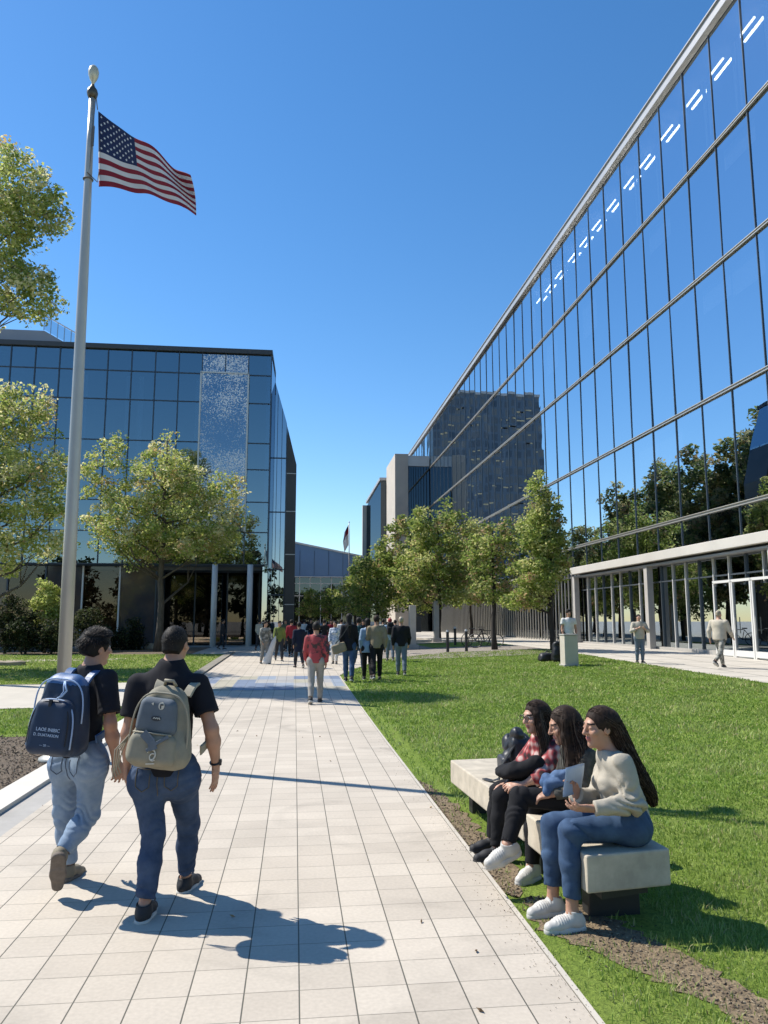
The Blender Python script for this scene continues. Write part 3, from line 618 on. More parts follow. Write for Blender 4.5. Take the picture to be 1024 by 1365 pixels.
for t in (.10, .36, .63, .92):
    a = nL.lerp(fL, t); b = nR.lerp(fR, t); m_ = (a+b)/2
    part('leg', MB().box((m_.x+.02, m_.y, .117), (.32, .12, .234), rz=.05), m_leg, Bn, .008)
part('beam', MB().prism([(nL.x+.12, nL.y+.1), (nR.x-.1, nR.y+.1), (fR.x-.1, fR.y-.1), (fL.x+.12, fL.y-.1)], .17, .234), m_leg, Bn)
# ------------------------------------------------------------------ trees and shrubs
def leaf_mat(name, col, col2, vs=2.5):
    return M(name, col, .6, spec=.25, col2=col2, vscale=vs, trans=.52)
LM = {'lime': [leaf_mat('lime leaf', (0.363, 0.430, 0.108), (0.538, 0.564, 0.188)), leaf_mat('pale leaf', (0.672, 0.645, 0.336), (0.800, 0.739, 0.444)), leaf_mat('mid green leaf', (0.202, 0.282, 0.054), (0.309, 0.376, 0.108)), leaf_mat('rusty leaf', (0.444, 0.323, 0.134), (0.564, 0.430, 0.215))],
      'green': [leaf_mat('green leaf', (0.258, 0.344, 0.069), (0.396, 0.465, 0.121)), leaf_mat('olive leaf', (0.515, 0.550, 0.189), (0.688, 0.653, 0.309)), leaf_mat('deep green leaf', (0.121, 0.189, 0.052), (0.189, 0.258, 0.077)), leaf_mat('russet leaf', (0.430, 0.292, 0.155), (0.567, 0.413, 0.240))],
      'dark': [leaf_mat('dark leaf', (.03, .045, .018), (.06, .08, .03)), leaf_mat('dull leaf', (.07, .085, .035), (.12, .13, .06)), leaf_mat('blackish leaf', (.012, .02, .01), (.025, .035, .015)), leaf_mat('dry leaf', (.15, .11, .06), (.2, .16, .1))],
      'mirror': [leaf_mat('park leaf', (0.210, 0.270, 0.075), (0.330, 0.360, 0.135)), leaf_mat('park pale leaf', (0.510, 0.480, 0.240), (0.600, 0.540, 0.300)), leaf_mat('park dark leaf', (0.090, 0.135, 0.045), (0.150, 0.195, 0.075)), leaf_mat('park rust leaf', (0.420, 0.300, 0.150), (0.510, 0.390, 0.210))]}
m_bark = M('grey brown bark', (.05, .04, .032), .9, col2=(.12, .10, .08), vscale=10, bump=.8, bscale=25, stretch=(1, 1, .25))
m_barkd = M('dark bark', (.022, .018, .015), .9, col2=(.05, .042, .035), vscale=10, bump=.8, bscale=25, stretch=(1, 1, .25))
def leaves(ctrs, rads, per, size, rg, mix, flat=.75, ax=None):
    """many small bent leaves scattered in clumps; returns V, F, material index"""
    n = len(ctrs)*per
    cid = np.repeat(np.arange(len(ctrs)), per)
    d = rg.normal(0, 1, (n, 3)); d /= np.linalg.norm(d, axis=1)[:, None]
    rr = rg.random(n)**.45
    off_ = d*(rr*rads[cid])[:, None]; off_[:, 2] *= flat
    P = ctrs[cid]+off_
    u = rg.normal(0, 1, (n, 3)); u[:, 2] = u[:, 2]*.6-.25; u /= np.linalg.norm(u, axis=1)[:, None]
    nn = rg.normal(0, 1.1, (n, 3))+off_/np.maximum(rads[cid], .01)[:, None]*.8+np.array([-.45, -.3, .6]); v = np.cross(nn, u); v /= np.linalg.norm(v, axis=1)[:, None]+1e-9
    w_ = np.cross(u, v)
    s = size*rg.uniform(.6, 1.35, n)[:, None]
    a = P-u*s*.5; b = P+v*s*.36+w_*s*.1; c = P+u*s*.62; e = P-v*s*.36+w_*s*.1
    V = np.stack([a, b, c, e], 1).reshape(-1, 3); F = np.arange(n*4).reshape(n, 4)
    cm = rg.choice(4, len(ctrs), p=mix); lm = rg.choice(4, n, p=mix)
    mi = np.where(rg.random(n) < .55, cm[cid], lm)
    return V, F, mi
def tree(label, base, blobs, trunk_h, tr, nclump, per, leaf, seed, kind='green', mix=(.5, .22, .22, .06), clr=.6, bark=None, group=None, name='tree', cat='tree', lean=(0, 0), fork=None, limbs=14):
    rg = np.random.default_rng(seed); rr = random.Random(seed)
    bz = g(*base); b0 = Vector((base[0], base[1], bz)); root = empty(name, b0); tag(root, label, cat, group)
    vol = np.array([b[3]*b[4]*b[5] for b in blobs]); pr = vol**.8/np.sum(vol**.8)
    ctr = []; tries = 0
    while len(ctr) < nclump and tries < nclump*60:
        tries += 1; b = blobs[rg.choice(len(blobs), p=pr)]
        d = rg.normal(0, 1, 3); d /= np.linalg.norm(d); q = rg.random()**.38*rg.uniform(.8, 1.08)
        p = np.array(b[:3])+d*np.array(b[3:6])*q
        if all(np.sum((p-c)**2) > (clr*.72)**2 for c in ctr): ctr.append(p)
    ctr = np.array(ctr); rads = rg.uniform(.6, 1.2, len(ctr))*clr
    V, F, mi = leaves(ctr, rads, per, leaf, rg, mix)
    link('crown', npmesh('crown', V, F, mi), LM[kind], root)
    t = MB(); zt = max(b[2]+b[5]*.35 for b in blobs)
    def tp(z): k = z/zt; return Vector((lean[0]*k*k*zt+.05*math.sin(z*1.7+seed), lean[1]*k*k*zt+.05*math.cos(z*1.3+seed), z))
    zs = [i*zt/9 for i in range(10)]
    t.tube([tp(z)-Vector((0, 0, .15 if z == 0 else 0)) for z in zs], [tr*(1.35 if z == 0 else 1)*(1-.85*(z/zt)**1.2)+.008 for z in zs], 9)
    pick = rg.permutation(len(ctr))[:limbs]
    for k in pick:
        e = Vector(ctr[k]); z0 = max(trunk_h*.8, min(e.z-(Vector((e.x, e.y, 0))-Vector((tp(e.z).x, tp(e.z).y, 0))).length*rr.uniform(.5, .95), zt*.92)); s = tp(z0)
        mid = s.lerp(e, .5)+Vector((rr.uniform(-.15, .15), rr.uniform(-.15, .15), -.1*(e-s).length)); r0 = tr*.45*(1-.6*z0/zt)
        pts = [s, s.lerp(mid, .55)+Vector((0, 0, .02)), mid, mid.lerp(e, .55)+Vector((rr.uniform(-.1, .1), rr.uniform(-.1, .1), .05)), e]
        t.tube(pts, [r0, r0*.8, r0*.55, r0*.32, r0*.12], 6)
        for _ in range(2):
            e2 = Vector(ctr[int(np.argmin(np.sum((ctr-np.array(mid.lerp(e, rr.random())) - rg.normal(0, clr, 3))**2, axis=1)))])
            if (e2-mid).length < 2.2*clr+.8: t.tube([mid, mid.lerp(e2, .5)+Vector((0, 0, -.05)), e2], [r0*.4, r0*.25, r0*.08], 5)
    t.build('trunk', bark or m_bark, root, smooth=True)
    return root
# left of the path: the round pale tree before the glass building
D = 38; b = at(214, 800, D); s_ = D/1015
def px(x, y, D, base): p = at(x, y, D); return (p.x-base[0], p.y-base[1], p.z-g(*base))
def blob(x, y, rx, ry, D, base, depth=None, dy=0):
    p = px(x, y, D, base); k = D/1015
    return (p[0], p[1]+dy, p[2], rx*k, (depth or rx)*k, ry*k)
Tb = (b.x, D)
tree('broad pale green tree with thin foliage between the flagpole and left building', Tb,
     [blob(165, 700, 60, 52, D, Tb), blob(265, 700, 72, 55, D, Tb), blob(215, 640, 62, 50, D, Tb), blob(207, 596, 22, 26, D, Tb), blob(300, 660, 34, 34, D, Tb), blob(140, 640, 36, 40, D, Tb), blob(230, 725, 100, 26, D, Tb), blob(150, 600, 26, 22, D, Tb)],
     2.6, .17, 300, 78, .14, 11, 'lime', (.42, .25, .25, .08), .52, limbs=26)
D = 27; b = at(-22, 800, D); Tb = (b.x, D)
tree('pale green tree cut by the left picture edge beside the flagpole', Tb,
     [blob(0, 640, 95, 85, D, Tb), blob(-40, 560, 80, 60, D, Tb), blob(30, 550, 42, 40, D, Tb), blob(70, 660, 38, 60, D, Tb), blob(10, 730, 80, 34, D, Tb), blob(-90, 660, 80, 90, D, Tb)],
     2.4, .17, 310, 80, .12, 12, 'lime', (.42, .28, .24, .06), .48, limbs=24)
D = 23.5; b = at(-150, 700, D); Tb = (b.x, D)
tree('tallest leafy tree reaching in at the upper left picture edge', Tb,
     [blob(-10, 340, 62, 100, D, Tb), blob(20, 270, 52, 70, D, Tb), blob(62, 285, 40, 34, D, Tb), blob(15, 225, 36, 36, D, Tb), blob(35, 390, 46, 44, D, Tb), blob(-60, 350, 50, 80, D, Tb)],
     7.0, .22, 210, 80, .115, 13, 'lime', (.42, .22, .30, .06), .46, limbs=22, lean=(.02, 0))
# right of the path
gr_ = 'lawn trees by the glass building'
def rtree(label, x, D, blobs, seed, ncl, per=80, leaf=.14, clr=.5, mix=(.46, .24, .24, .06), th=2.2, tr=.12, kind='green', limbs=12):
    b = at(x, 830, D); Tb = (b.x, D)
    return tree(label, Tb, [blob(*q, D, Tb) for q in blobs], th, tr, int(ncl*1.1), int(per*.95), leaf, seed, kind, mix, clr, m_barkd, gr_, limbs=limbs)
rtree('tall pointed green tree nearest the canopy behind the black bags', 736, 33, [(716, 770, 38, 34), (720, 712, 30, 44), (719, 662, 17, 32), (740, 740, 22, 46), (698, 798, 28, 17), (738, 690, 16, 36)], 21, 165, 90, .12, .42, (.42, .36, .19, .03), th=2.0)
rtree('thin dark brownish tree just left of the tall pointed tree', 659, 35, [(652, 770, 30, 34), (660, 730, 28, 34), (640, 745, 24, 40), (672, 715, 18, 22), (668, 790, 24, 18)], 22, 75, 70, .13, .46, (.36, .18, .30, .16))
rtree('broad olive tree in the middle of the row right of the crowd', 586, 49, [(582, 745, 46, 44), (575, 705, 38, 34), (606, 700, 26, 34), (555, 770, 34, 36), (612, 760, 30, 36), (590, 790, 44, 18)], 23, 150, 80, .18, .62, (.42, .28, .22, .08))
rtree('lower dense tree at the left end of the right hand row', 503, 53, [(503, 770, 36, 36), (490, 795, 28, 28), (520, 745, 26, 28), (512, 800, 30, 24)], 24, 95, 80, .18, .62, (.46, .2, .28, .06))
rtree('tree with drooping crown between the low dense tree and broad olive tree', 548, 57, [(545, 745, 30, 44), (555, 790, 36, 28), (535, 710, 20, 24)], 25, 90, 80, .19, .62, (.40, .2, .30, .10))
rtree('half hidden tree behind the thin brownish tree near the fins', 628, 60, [(628, 755, 30, 40), (636, 715, 22, 28), (620, 790, 30, 20)], 26, 85, 75, .2, .66, (.42, .2, .3, .08))
rtree('small far tree left of the row in front of the low hall', 474, 68, [(474, 790, 22, 26), (482, 760, 16, 20), (465, 805, 18, 20)], 27, 60, 70, .2, .62, (.42, .14, .38, .06))
for i, (x, lab) in enumerate([(412, 'small round plaza tree before the low hall, nearest its left end'), (440, 'small round plaza tree before the low hall, right of its twin')]):
    rtree(lab, x, 80, [(x, 808, 15, 17), (x+4, 795, 10, 12)], 30+i, 34, 60, .2, .55, (.42, .1, .42, .06), th=1.6, tr=.09, limbs=6)
# trees on the far side of the left building, seen in the glass front
for i, (x, y, h) in enumerate([(-5.4, 60.5, 20.5), (-5.2, 67.5, 19.5), (-5.4, 76, 20.5), (-5.8, 86, 19.5), (-9.8, 65, 22), (-4.8, 63.8, 17), (-4.6, 72, 17.5), (-4.8, 81, 18), (-5, 96, 15), (-4.6, 106, 14), (-5.4, 56.5, 20), (-9, 55.5, 18)]):
    tree(['tall park tree mirrored at the right end of the glass front', 'tall park tree mirrored second from the right in the glass', 'tall park tree mirrored in the middle of the glass front trees', 'tall park tree mirrored at the left of the glass front trees', 'tallest park tree mirrored behind the others in the glass', 'shorter park tree mirrored between the two rightmost tall ones', 'shorter park tree mirrored right of the middle tall one', 'shorter park tree mirrored left of the middle tall one', 'low wide park tree mirrored at the left end of the glass trees', 'low wide park tree mirrored second from the left end', 'park tree mirrored at the very right edge of the glass', 'park tree mirrored behind the rightmost one in the glass'][i],
         (x, y), [(0, 0, h*.45, 3.0, 3.2, h*.3), (0, 0, h*.72, 2.3, 2.4, h*.24), (.6, -1, h*.34, 2.9, 3, h*.18)], 3, .25, 140, 80, .36, 50+i, 'mirror', (.36, .26, .26, .12), .95, group='park trees seen in the glass front', limbs=8)
for i, (x, y, h) in enumerate([(-34, -30, 13), (-24, -34, 14), (-15, -29, 12), (-7, -36, 14), (2, -31, 12.5), (11, -35, 13.5)]):  # unseen row added behind the viewer so the left glass reflects dark foliage
    tree(['unseen park tree behind the viewer farthest left', 'unseen park tree behind the viewer second from left', 'unseen park tree behind the viewer third from left', 'unseen park tree behind the viewer, centre left', 'unseen park tree behind the viewer, centre right', 'unseen park tree behind the viewer farthest right'][i],
         (x, y), [(0, 0, h*.4, 4.6, 4.2, h*.32), (0, 0, h*.7, 3.2, 3.2, h*.26)], 2, .25, 70, 50, .6, 70+i, 'dark', (.4, .24, .26, .10), 1.5, group='unseen trees added for the left glass', limbs=4)
# shrubs along the left building
def shrub(label, x, y, D, rx, ry, seed, kind='dark', ncl=40, per=70, leaf=.1, name='shrub', mix=(.44, .22, .28, .06)):
    b = at(x, 850, D); Tb = (b.x, D); zc = max(.3, at(x, y, D).z-g(*Tb)); k = D/1015
    return tree(label, Tb, [(0, 0, zc, rx*k, rx*k*.9, ry*k), (rx*k*.3, 0, zc*.7, rx*k*.8, rx*k*.8, ry*k*.7)], .2, .05, ncl, per, leaf, seed, kind, mix, .34, m_barkd, 'shrubs along the left building', name, 'shrub', limbs=8)
shrub('upright yellow green shrub standing above the dark bushes', 62, 808, 37, 19, 34, 61, 'lime', 60, 90, .11, mix=(.62, .12, .24, .02))
shrub('dark bush at the far left picture edge below the pale tree', 8, 828, 36.5, 24, 36, 62, ncl=60)
shrub('dark bush left of the yellow green shrub', 34, 842, 36, 20, 26, 63, ncl=50)
shrub('dark bush under the yellow green shrub, left of the flagpole', 68, 848, 35.8, 22, 20, 64, ncl=50)
shrub('loose olive bush just right of the flagpole', 116, 836, 38, 17, 28, 65, ncl=44, mix=(.4, .36, .18, .06))
shrub('low dark bush between the two walking men', 156, 852, 40, 16, 14, 66, ncl=30)
shrub('upright dark conical bush between the two walking men', 180, 846, 40.5, 9, 22, 67, ncl=30)
shrub('small low bush left of the short haired man', 140, 852, 40, 10, 14, 68, ncl=22)
# boulder and low stones in the bed
def stone(label, p, r, seed):
    rg = np.random.default_rng(seed); bm = bmesh.new(); bmesh.ops.create_icosphere(bm, subdivisions=3, radius=1)
    for v in bm.verts:
        n = v.co.normalized(); k = 1+.12*math.sin(n.x*4+seed)+.1*math.sin(n.y*5+seed*2)+.08*math.sin(n.z*6+seed)
        v.co = Vector((n.x*r[0], n.y*r[1], n.z*r[2]))*k
    me = bpy.data.meshes.new('boulder'); bm.to_mesh(me); bm.free()
    o = link('boulder', me, M('tan stone', (.3, .25, .19), .85, var=.2, vscale=4, bump=.4, bscale=12), None, True); o.location = p+Vector((0, 0, r[2]*.5)); tag(o, label, 'boulder')
stone('smooth tan boulder in the bed left of the short haired man', gp(202, 866)+Vector((0, 0, 0)), (.42, .3, .2), 2)
stone('flat brown stone on the far left lawn', gp(12, 887), (.55, .4, .12), 5)
# ------------------------------------------------------------------ modelling bodies and clothes as blended volumes
_lat = np.random.default_rng(11).random((32, 32, 32)).astype(np.float32)*2-1
def vnoise(P, s, o=0):
    q = P*s+o; i = np.floor(q).astype(int); f = (q-i); f = f*f*(3-2*f); i &= 31; j = (i+1) & 31
    L_ = _lat; x0, y0, z0 = i.T; x1, y1, z1 = j.T; fx, fy, fz = f.T
    def mixf(a, b, t): return a+(b-a)*t
    return mixf(mixf(mixf(L_[x0, y0, z0], L_[x1, y0, z0], fx), mixf(L_[x0, y1, z0], L_[x1, y1, z0], fx), fy),
                mixf(mixf(L_[x0, y0, z1], L_[x1, y0, z1], fx), mixf(L_[x0, y1, z1], L_[x1, y1, z1], fx), fy), fz)
def A3(p): return np.array(p, float)
def ridge(x): return 1-2*np.abs(np.sin(x))**.7
class SDF:
    def __init__(s, h): s.h = h; s.ops = []; s.post = []
    def cone(s, a, b, ra, rb=None, k=.02, flat=None, clip=None, sub=False):
        rb = ra if rb is None else rb; a, b = A3(a), A3(b); r = max(ra, rb)
        s.ops.append(('c', np.minimum(a, b)-r, np.maximum(a, b)+r, (a, b, ra, rb, flat), k, clip, sub)); return s
    def ell(s, c, r, M3=None, k=.02, clip=None, sub=False):
        c, r = A3(c), A3(r); M3 = np.eye(3) if M3 is None else np.array(M3, float)   # rows are the axes
        e = np.sqrt(((M3*r[:, None])**2).sum(0)); s.ops.append(('e', c-e, c+e, (c, r, M3), k, clip, sub)); return s
    def box(s, c, hf, rd, M3=None, k=.02, clip=None, sub=False, taper=None):
        c, hf = A3(c), A3(hf); M3 = np.eye(3) if M3 is None else np.array(M3, float)
        e = np.abs(M3.T)@hf; s.ops.append(('b', c-e, c+e, (c, hf, M3, rd, taper), k, clip, sub)); return s
    def noise(s, fn): s.post.append(fn); return s
    def mesh(s, name, relax=0, fmat=None):
        h = s.h; add = [o for o in s.ops if not o[6]]
        lo = np.min([o[1] for o in add], 0)-4*h-.015; hi = np.max([o[2] for o in add], 0)+4*h+.015
        n = np.ceil((hi-lo)/h).astype(int)+1; G = np.full(n, 1.0, np.float32)
        ax = [lo[i]+h*np.arange(n[i]) for i in range(3)]
        for kind, l, u, pr, k, clip, sub in s.ops:
            mg = k+3*h+.004; i0 = np.maximum(np.floor((l-mg-lo)/h).astype(int), 0); i1 = np.minimum(np.ceil((u+mg-lo)/h).astype(int)+1, n)
            if np.any(i1 <= i0): continue
            X, Y, Z = np.meshgrid(*[ax[i][i0[i]:i1[i]] for i in range(3)], indexing='ij')
            if kind == 'c':
                a, b, ra, rb, flat = pr; d = b-a; L2 = max(d@d, 1e-9)
                px_, py_, pz_ = X-a[0], Y-a[1], Z-a[2]
                t = np.clip((px_*d[0]+py_*d[1]+pz_*d[2])/L2, 0, 1); qx, qy, qz = px_-t*d[0], py_-t*d[1], pz_-t*d[2]
                if flat is not None:
                    nv, sc = A3(flat[0]), flat[1]; dn = (qx*nv[0]+qy*nv[1]+qz*nv[2])*(sc-1); qx = qx+nv[0]*dn; qy = qy+nv[1]*dn; qz = qz+nv[2]*dn
                D_ = np.sqrt(qx*qx+qy*qy+qz*qz)-(ra+(rb-ra)*t)
            else:
                c = pr[0]; M3 = pr[2]; q = [(X-c[0])*M3[i][0]+(Y-c[1])*M3[i][1]+(Z-c[2])*M3[i][2] for i in range(3)]
                if kind == 'e':
                    r = pr[1]; k0 = np.sqrt(sum((q[i]/r[i])**2 for i in range(3))); k1 = np.sqrt(sum((q[i]/r[i]**2)**2 for i in range(3)))+1e-9
                    D_ = k0*(k0-1)/k1
                else:
                    hf, rd, tp = pr[1], pr[3], pr[4]; hx = hf[0]; hy = hf[1]
                    if tp is not None: f_ = 1-tp*np.clip((q[2]/hf[2]+1)/2, 0, 1)**1.6; hx = hf[0]*f_; hy = hf[1]*f_
                    e = [np.abs(q[0])-hx+rd, np.abs(q[1])-hy+rd, np.abs(q[2])-hf[2]+rd]
                    D_ = np.sqrt(sum(np.maximum(v, 0)**2 for v in e))+np.minimum(np.maximum(np.maximum(e[0], e[1]), e[2]), 0)-rd
            if clip is not None:
                for cp, cn in clip:
                    cn = A3(cn)/np.linalg.norm(cn); cp = A3(cp)
                    D_ = np.maximum(D_, (X-cp[0])*cn[0]+(Y-cp[1])*cn[1]+(Z-cp[2])*cn[2])
            sl = tuple(slice(i0[i], i1[i]) for i in range(3)); g0 = G[sl]
            if sub:
                D_ = -D_; hh = np.maximum(k-np.abs(g0-D_), 0)/max(k, 1e-6); G[sl] = np.maximum(g0, D_)+hh*hh*k*.25
            else:
                hh = np.maximum(k-np.abs(g0-D_), 0)/max(k, 1e-6); G[sl] = np.minimum(g0, D_)-hh*hh*k*.25
        for fn in s.post:
            w_ = np.argwhere(np.abs(G) < .035)
            if len(w_): P = lo+w_*h; G[tuple(w_.T)] += fn(P).astype(np.float32)
        return nets(name, G, lo, h, relax, fmat)
def nets(name, G, lo, h, relax, fmat):
    ins = G < 0
    cnt = np.zeros(np.array(G.shape)-1, np.int8)
    cs = [(a, b, c) for a in (0, 1) for b in (0, 1) for c in (0, 1)]; nx, ny, nz = G.shape
    sh = lambda A, c: A[c[0]:nx-1+c[0], c[1]:ny-1+c[1], c[2]:nz-1+c[2]]
    for c in cs: cnt += sh(ins, c)
    act = np.argwhere((cnt > 0) & (cnt < 8)); ids = np.full(cnt.shape, -1, np.int32); ids[tuple(act.T)] = np.arange(len(act))
    val = {c: G[act[:, 0]+c[0], act[:, 1]+c[1], act[:, 2]+c[2]] for c in cs}
    acc = np.zeros((len(act), 3)); m = np.zeros(len(act))
    for a in cs:
        for ax_ in range(3):
            if a[ax_]: continue
            b = tuple(1 if i == ax_ else a[i] for i in range(3)); va, vb = val[a], val[b]; x = (va < 0) != (vb < 0)
            t = np.where(x, va/np.where(x, va-vb, 1), 0); p = np.tile(np.array(a, float), (len(act), 1)); p[:, ax_] += t; acc += p*x[:, None]; m += x
    V = lo+(act+acc/np.maximum(m, 1)[:, None])*h; Fs = []
    for ax_ in range(3):
        j, k = (ax_+1) % 3, (ax_+2) % 3
        s0 = [slice(None)]*3; s1 = [slice(None)]*3; s0[ax_] = slice(0, -1); s1[ax_] = slice(1, None)
        A_, B_ = ins[tuple(s0)], ins[tuple(s1)]; E = np.argwhere(A_ != B_); E = E[(E[:, j] > 0) & (E[:, k] > 0) & (E[:, j] < G.shape[j]-1) & (E[:, k] < G.shape[k]-1)]
        if not len(E): continue
        def cid(dj, dk): q = E.copy(); q[:, j] += dj; q[:, k] += dk; return ids[tuple(q.T)]
        q = np.stack([cid(-1, -1), cid(0, -1), cid(0, 0), cid(-1, 0)], 1); fl = ~A_[tuple(E.T)]; q[fl] = q[fl][:, ::-1]; Fs.append(q)
    F = np.concatenate(Fs); F = F[(F >= 0).all(1)]
    for _ in range(relax):
        s_ = np.zeros_like(V); c_ = np.zeros(len(V))
        for a, b in ((0, 1), (1, 2), (2, 3), (3, 0)):
            np.add.at(s_, F[:, a], V[F[:, b]]); np.add.at(c_, F[:, a], 1); np.add.at(s_, F[:, b], V[F[:, a]]); np.add.at(c_, F[:, b], 1)
        V = V*.5+.5*s_/np.maximum(c_, 1)[:, None]
    mi = fmat(V[F].mean(1)) if fmat else None
    return npmesh(name, V, F, mi)
def nrm(v): v = A3(v); return v/max(np.linalg.norm(v), 1e-9)
def basis(f, u):
    f = nrm(f); r = nrm(np.cross(f, u)); return np.array([r, f, np.cross(r, f)])     # rows right, forward, up
def ik(a, c, l1, l2, pole):
    """middle joint of a two-bone limb from a to c bending towards pole"""
    a, c = A3(a), A3(c); d = np.linalg.norm(c-a); d = min(d, (l1+l2)*.999); u = nrm(c-a); x = (l1*l1-l2*l2+d*d)/(2*d); y = math.sqrt(max(l1*l1-x*x, 0))
    p = A3(pole); p = nrm(p-u*(p@u)); return a+u*x+p*y
# ------------------------------------------------------------------ materials of people
def skin(name, c): return M(name, c, .5, spec=.4, var=.07, vscale=14, sss=.12, bump=.06, bscale=300, bdist=.001)
SK = {'fair': skin('fair skin', (.50, .29, .205)), 'tan': skin('tan skin', (.40, .22, .145)), 'brown': skin('brown skin', (.26, .14, .09))}
m_lips = M('lips', (.36, .12, .10), .45); m_brow = M('eyebrow hair', (.03, .02, .015), .8)
def cloth(name, c, var=.10, vs=9, bs=70, bump=.25, rough=.85): return M(name, c, rough, spec=.2, var=var, vscale=vs, bump=bump, bscale=bs, bdist=.004)
def denim(name, c, c2):
    m = M(name, c, .85, spec=.2, col2=c2, vscale=7, bump=.35, bscale=260, bdist=.002, det=7); return m
HAIR = {'black': M('black hair', (.012, .010, .009), .65, spec=.2, var=.5, vscale=60), 'brown': M('dark brown hair', (.026, .016, .011), .68, spec=.18, var=.5, vscale=60), 'grey': M('light hair', (.30, .25, .18), .5, var=.3, vscale=60), 'red': M('red cap', (.30, .03, .03), .7)}
m_hairl = M('lighter brown hair', (.075, .046, .03), .5, spec=.4)
m_eye = NT('eyeball'); m_e, nt, N, L, P = m_eye
P.inputs['Base Color'].default_value = (.42, .37, .33, 1); P.inputs['Roughness'].default_value = .15; m_eyew = m_e
m_iris = M('dark iris', (.02, .012, .008), .1)
# ------------------------------------------------------------------ a person, part by part
def hand(f, w, d, n, side, curl=.5, spread=.12, sc=1.0, vox=.005):
    """w wrist, d direction of the fingers, n palm normal, side towards the thumb"""
    d, n = nrm(d), A3(n); n = nrm(n-d*(n@d)); s = nrm(A3(side)-d*(A3(side)@d)); s = nrm(s-n*(s@n)); w = A3(w)
    P_ = lambda a, b, c: w+(d*a+s*b+n*c)*sc
    f.ell(P_(.05, 0, .0), np.array([.052, .040, .017])*sc, [d, s, n], k=.018*sc)
    f.cone(P_(-.02, 0, 0), P_(.03, 0, 0), .024*sc, .026*sc, k=.02*sc, flat=(n, 1.3))
    for q, (off_, ln) in enumerate(((.030, .072), (.010, .080), (-.010, .075), (-.029, .058))):
        base = P_(.088-.006*abs(q-1.2), off_, 0); dirn = nrm(d+s*spread*(1.2-q)*.8); a = curl*(.55+.12*q); p = base; r = .0088 if q < 3 else .0078
        for seg, fr in enumerate((.44, .32, .24)):
            a_ = a*(.6, 1.25, 1.7)[seg]; v = nrm(dirn*math.cos(a_)+n*math.sin(a_)); p2 = p+v*ln*fr*sc
            f.cone(p, p2, r*sc*(1-.07*seg), r*sc*(1-.07*(seg+1)), k=(.012 if seg == 0 else .004)*sc); p = p2
    t0 = P_(.025, .030, .006); t1 = P_(.058, .052, .020+.012*curl); t2 = P_(.088, .050-.01*curl, .030+.02*curl)
    f.cone(t0, t1, .0125*sc, .0105*sc, k=.014*sc); f.cone(t1, t2, .0105*sc, .0085*sc, k=.004*sc)
def head(f, c, Mh, sc=1.0, fem=False, vox=.006):
    """c centre of the head, rows of Mh right/forward/up"""
    Rr, Fw, Up = Mh; P_ = lambda x, y, z: A3(c)+(Rr*x+Fw*y+Up*z)*sc; E = lambda p, r, **k: f.ell(P_(*p), A3(r)*sc, Mh, **k)
    E((0, -.012, .028), (.074, .094, .090), k=.01); E((0, .022, -.035), (.056 if fem else .060, .066, .080), k=.03)
    E((0, .068, -.096), (.020 if fem else .024, .020, .018), k=.03); E((0, .080, .032), (.042, .012, .012), k=.02)
    f.cone(P_(0, .088, .022), P_(0, .111, -.022), .008*sc, .0125*sc, k=.012*sc); E((.012, .098, -.024), (.009, .010, .008), k=.008); E((-.012, .098, -.024), (.009, .010, .008), k=.008)
    for s in (-1, 1):
        E((s*.031, .097, .012), (.016, .013, .010), k=.012, sub=True); E((s*.042, .070, -.020), (.020, .018, .018), k=.02)
        E((s*.075, -.006, -.006), (.010, .020, .031), k=.006); E((s*.083, -.002, -.004), (.006, .010, .018), k=.005, sub=True)
    E((0, .087, -.052), (.021, .011, .0065), k=.006); E((0, .085, -.063), (.018, .011, .0075), k=.006)
def eyes(par, c, Mh, sc=1.0):
    Rr, Fw, Up = Mh
    for s in (-1, 1):
        p = A3(c)+(Rr*s*.031+Fw*.0775+Up*.012)*sc
        m = MB(); m.lathe((0, 0, 0), [(0, -.0115), (.0056, -.010), (.0098, -.0058), (.0115, 0), (.0098, .0058), (.0056, .010), (0, .0115)], 12)
        m.v = [tuple(p+A3(v)*sc) for v in m.v]; e = m.build('eye', m_eyew, par, smooth=True)
        q = p+Fw*.0106*sc; i = MB(); i.tube([q-Fw*.0015, q+Fw*.0012*sc], [.0064*sc, .0058*sc], 12); i.build('iris', m_iris, e)
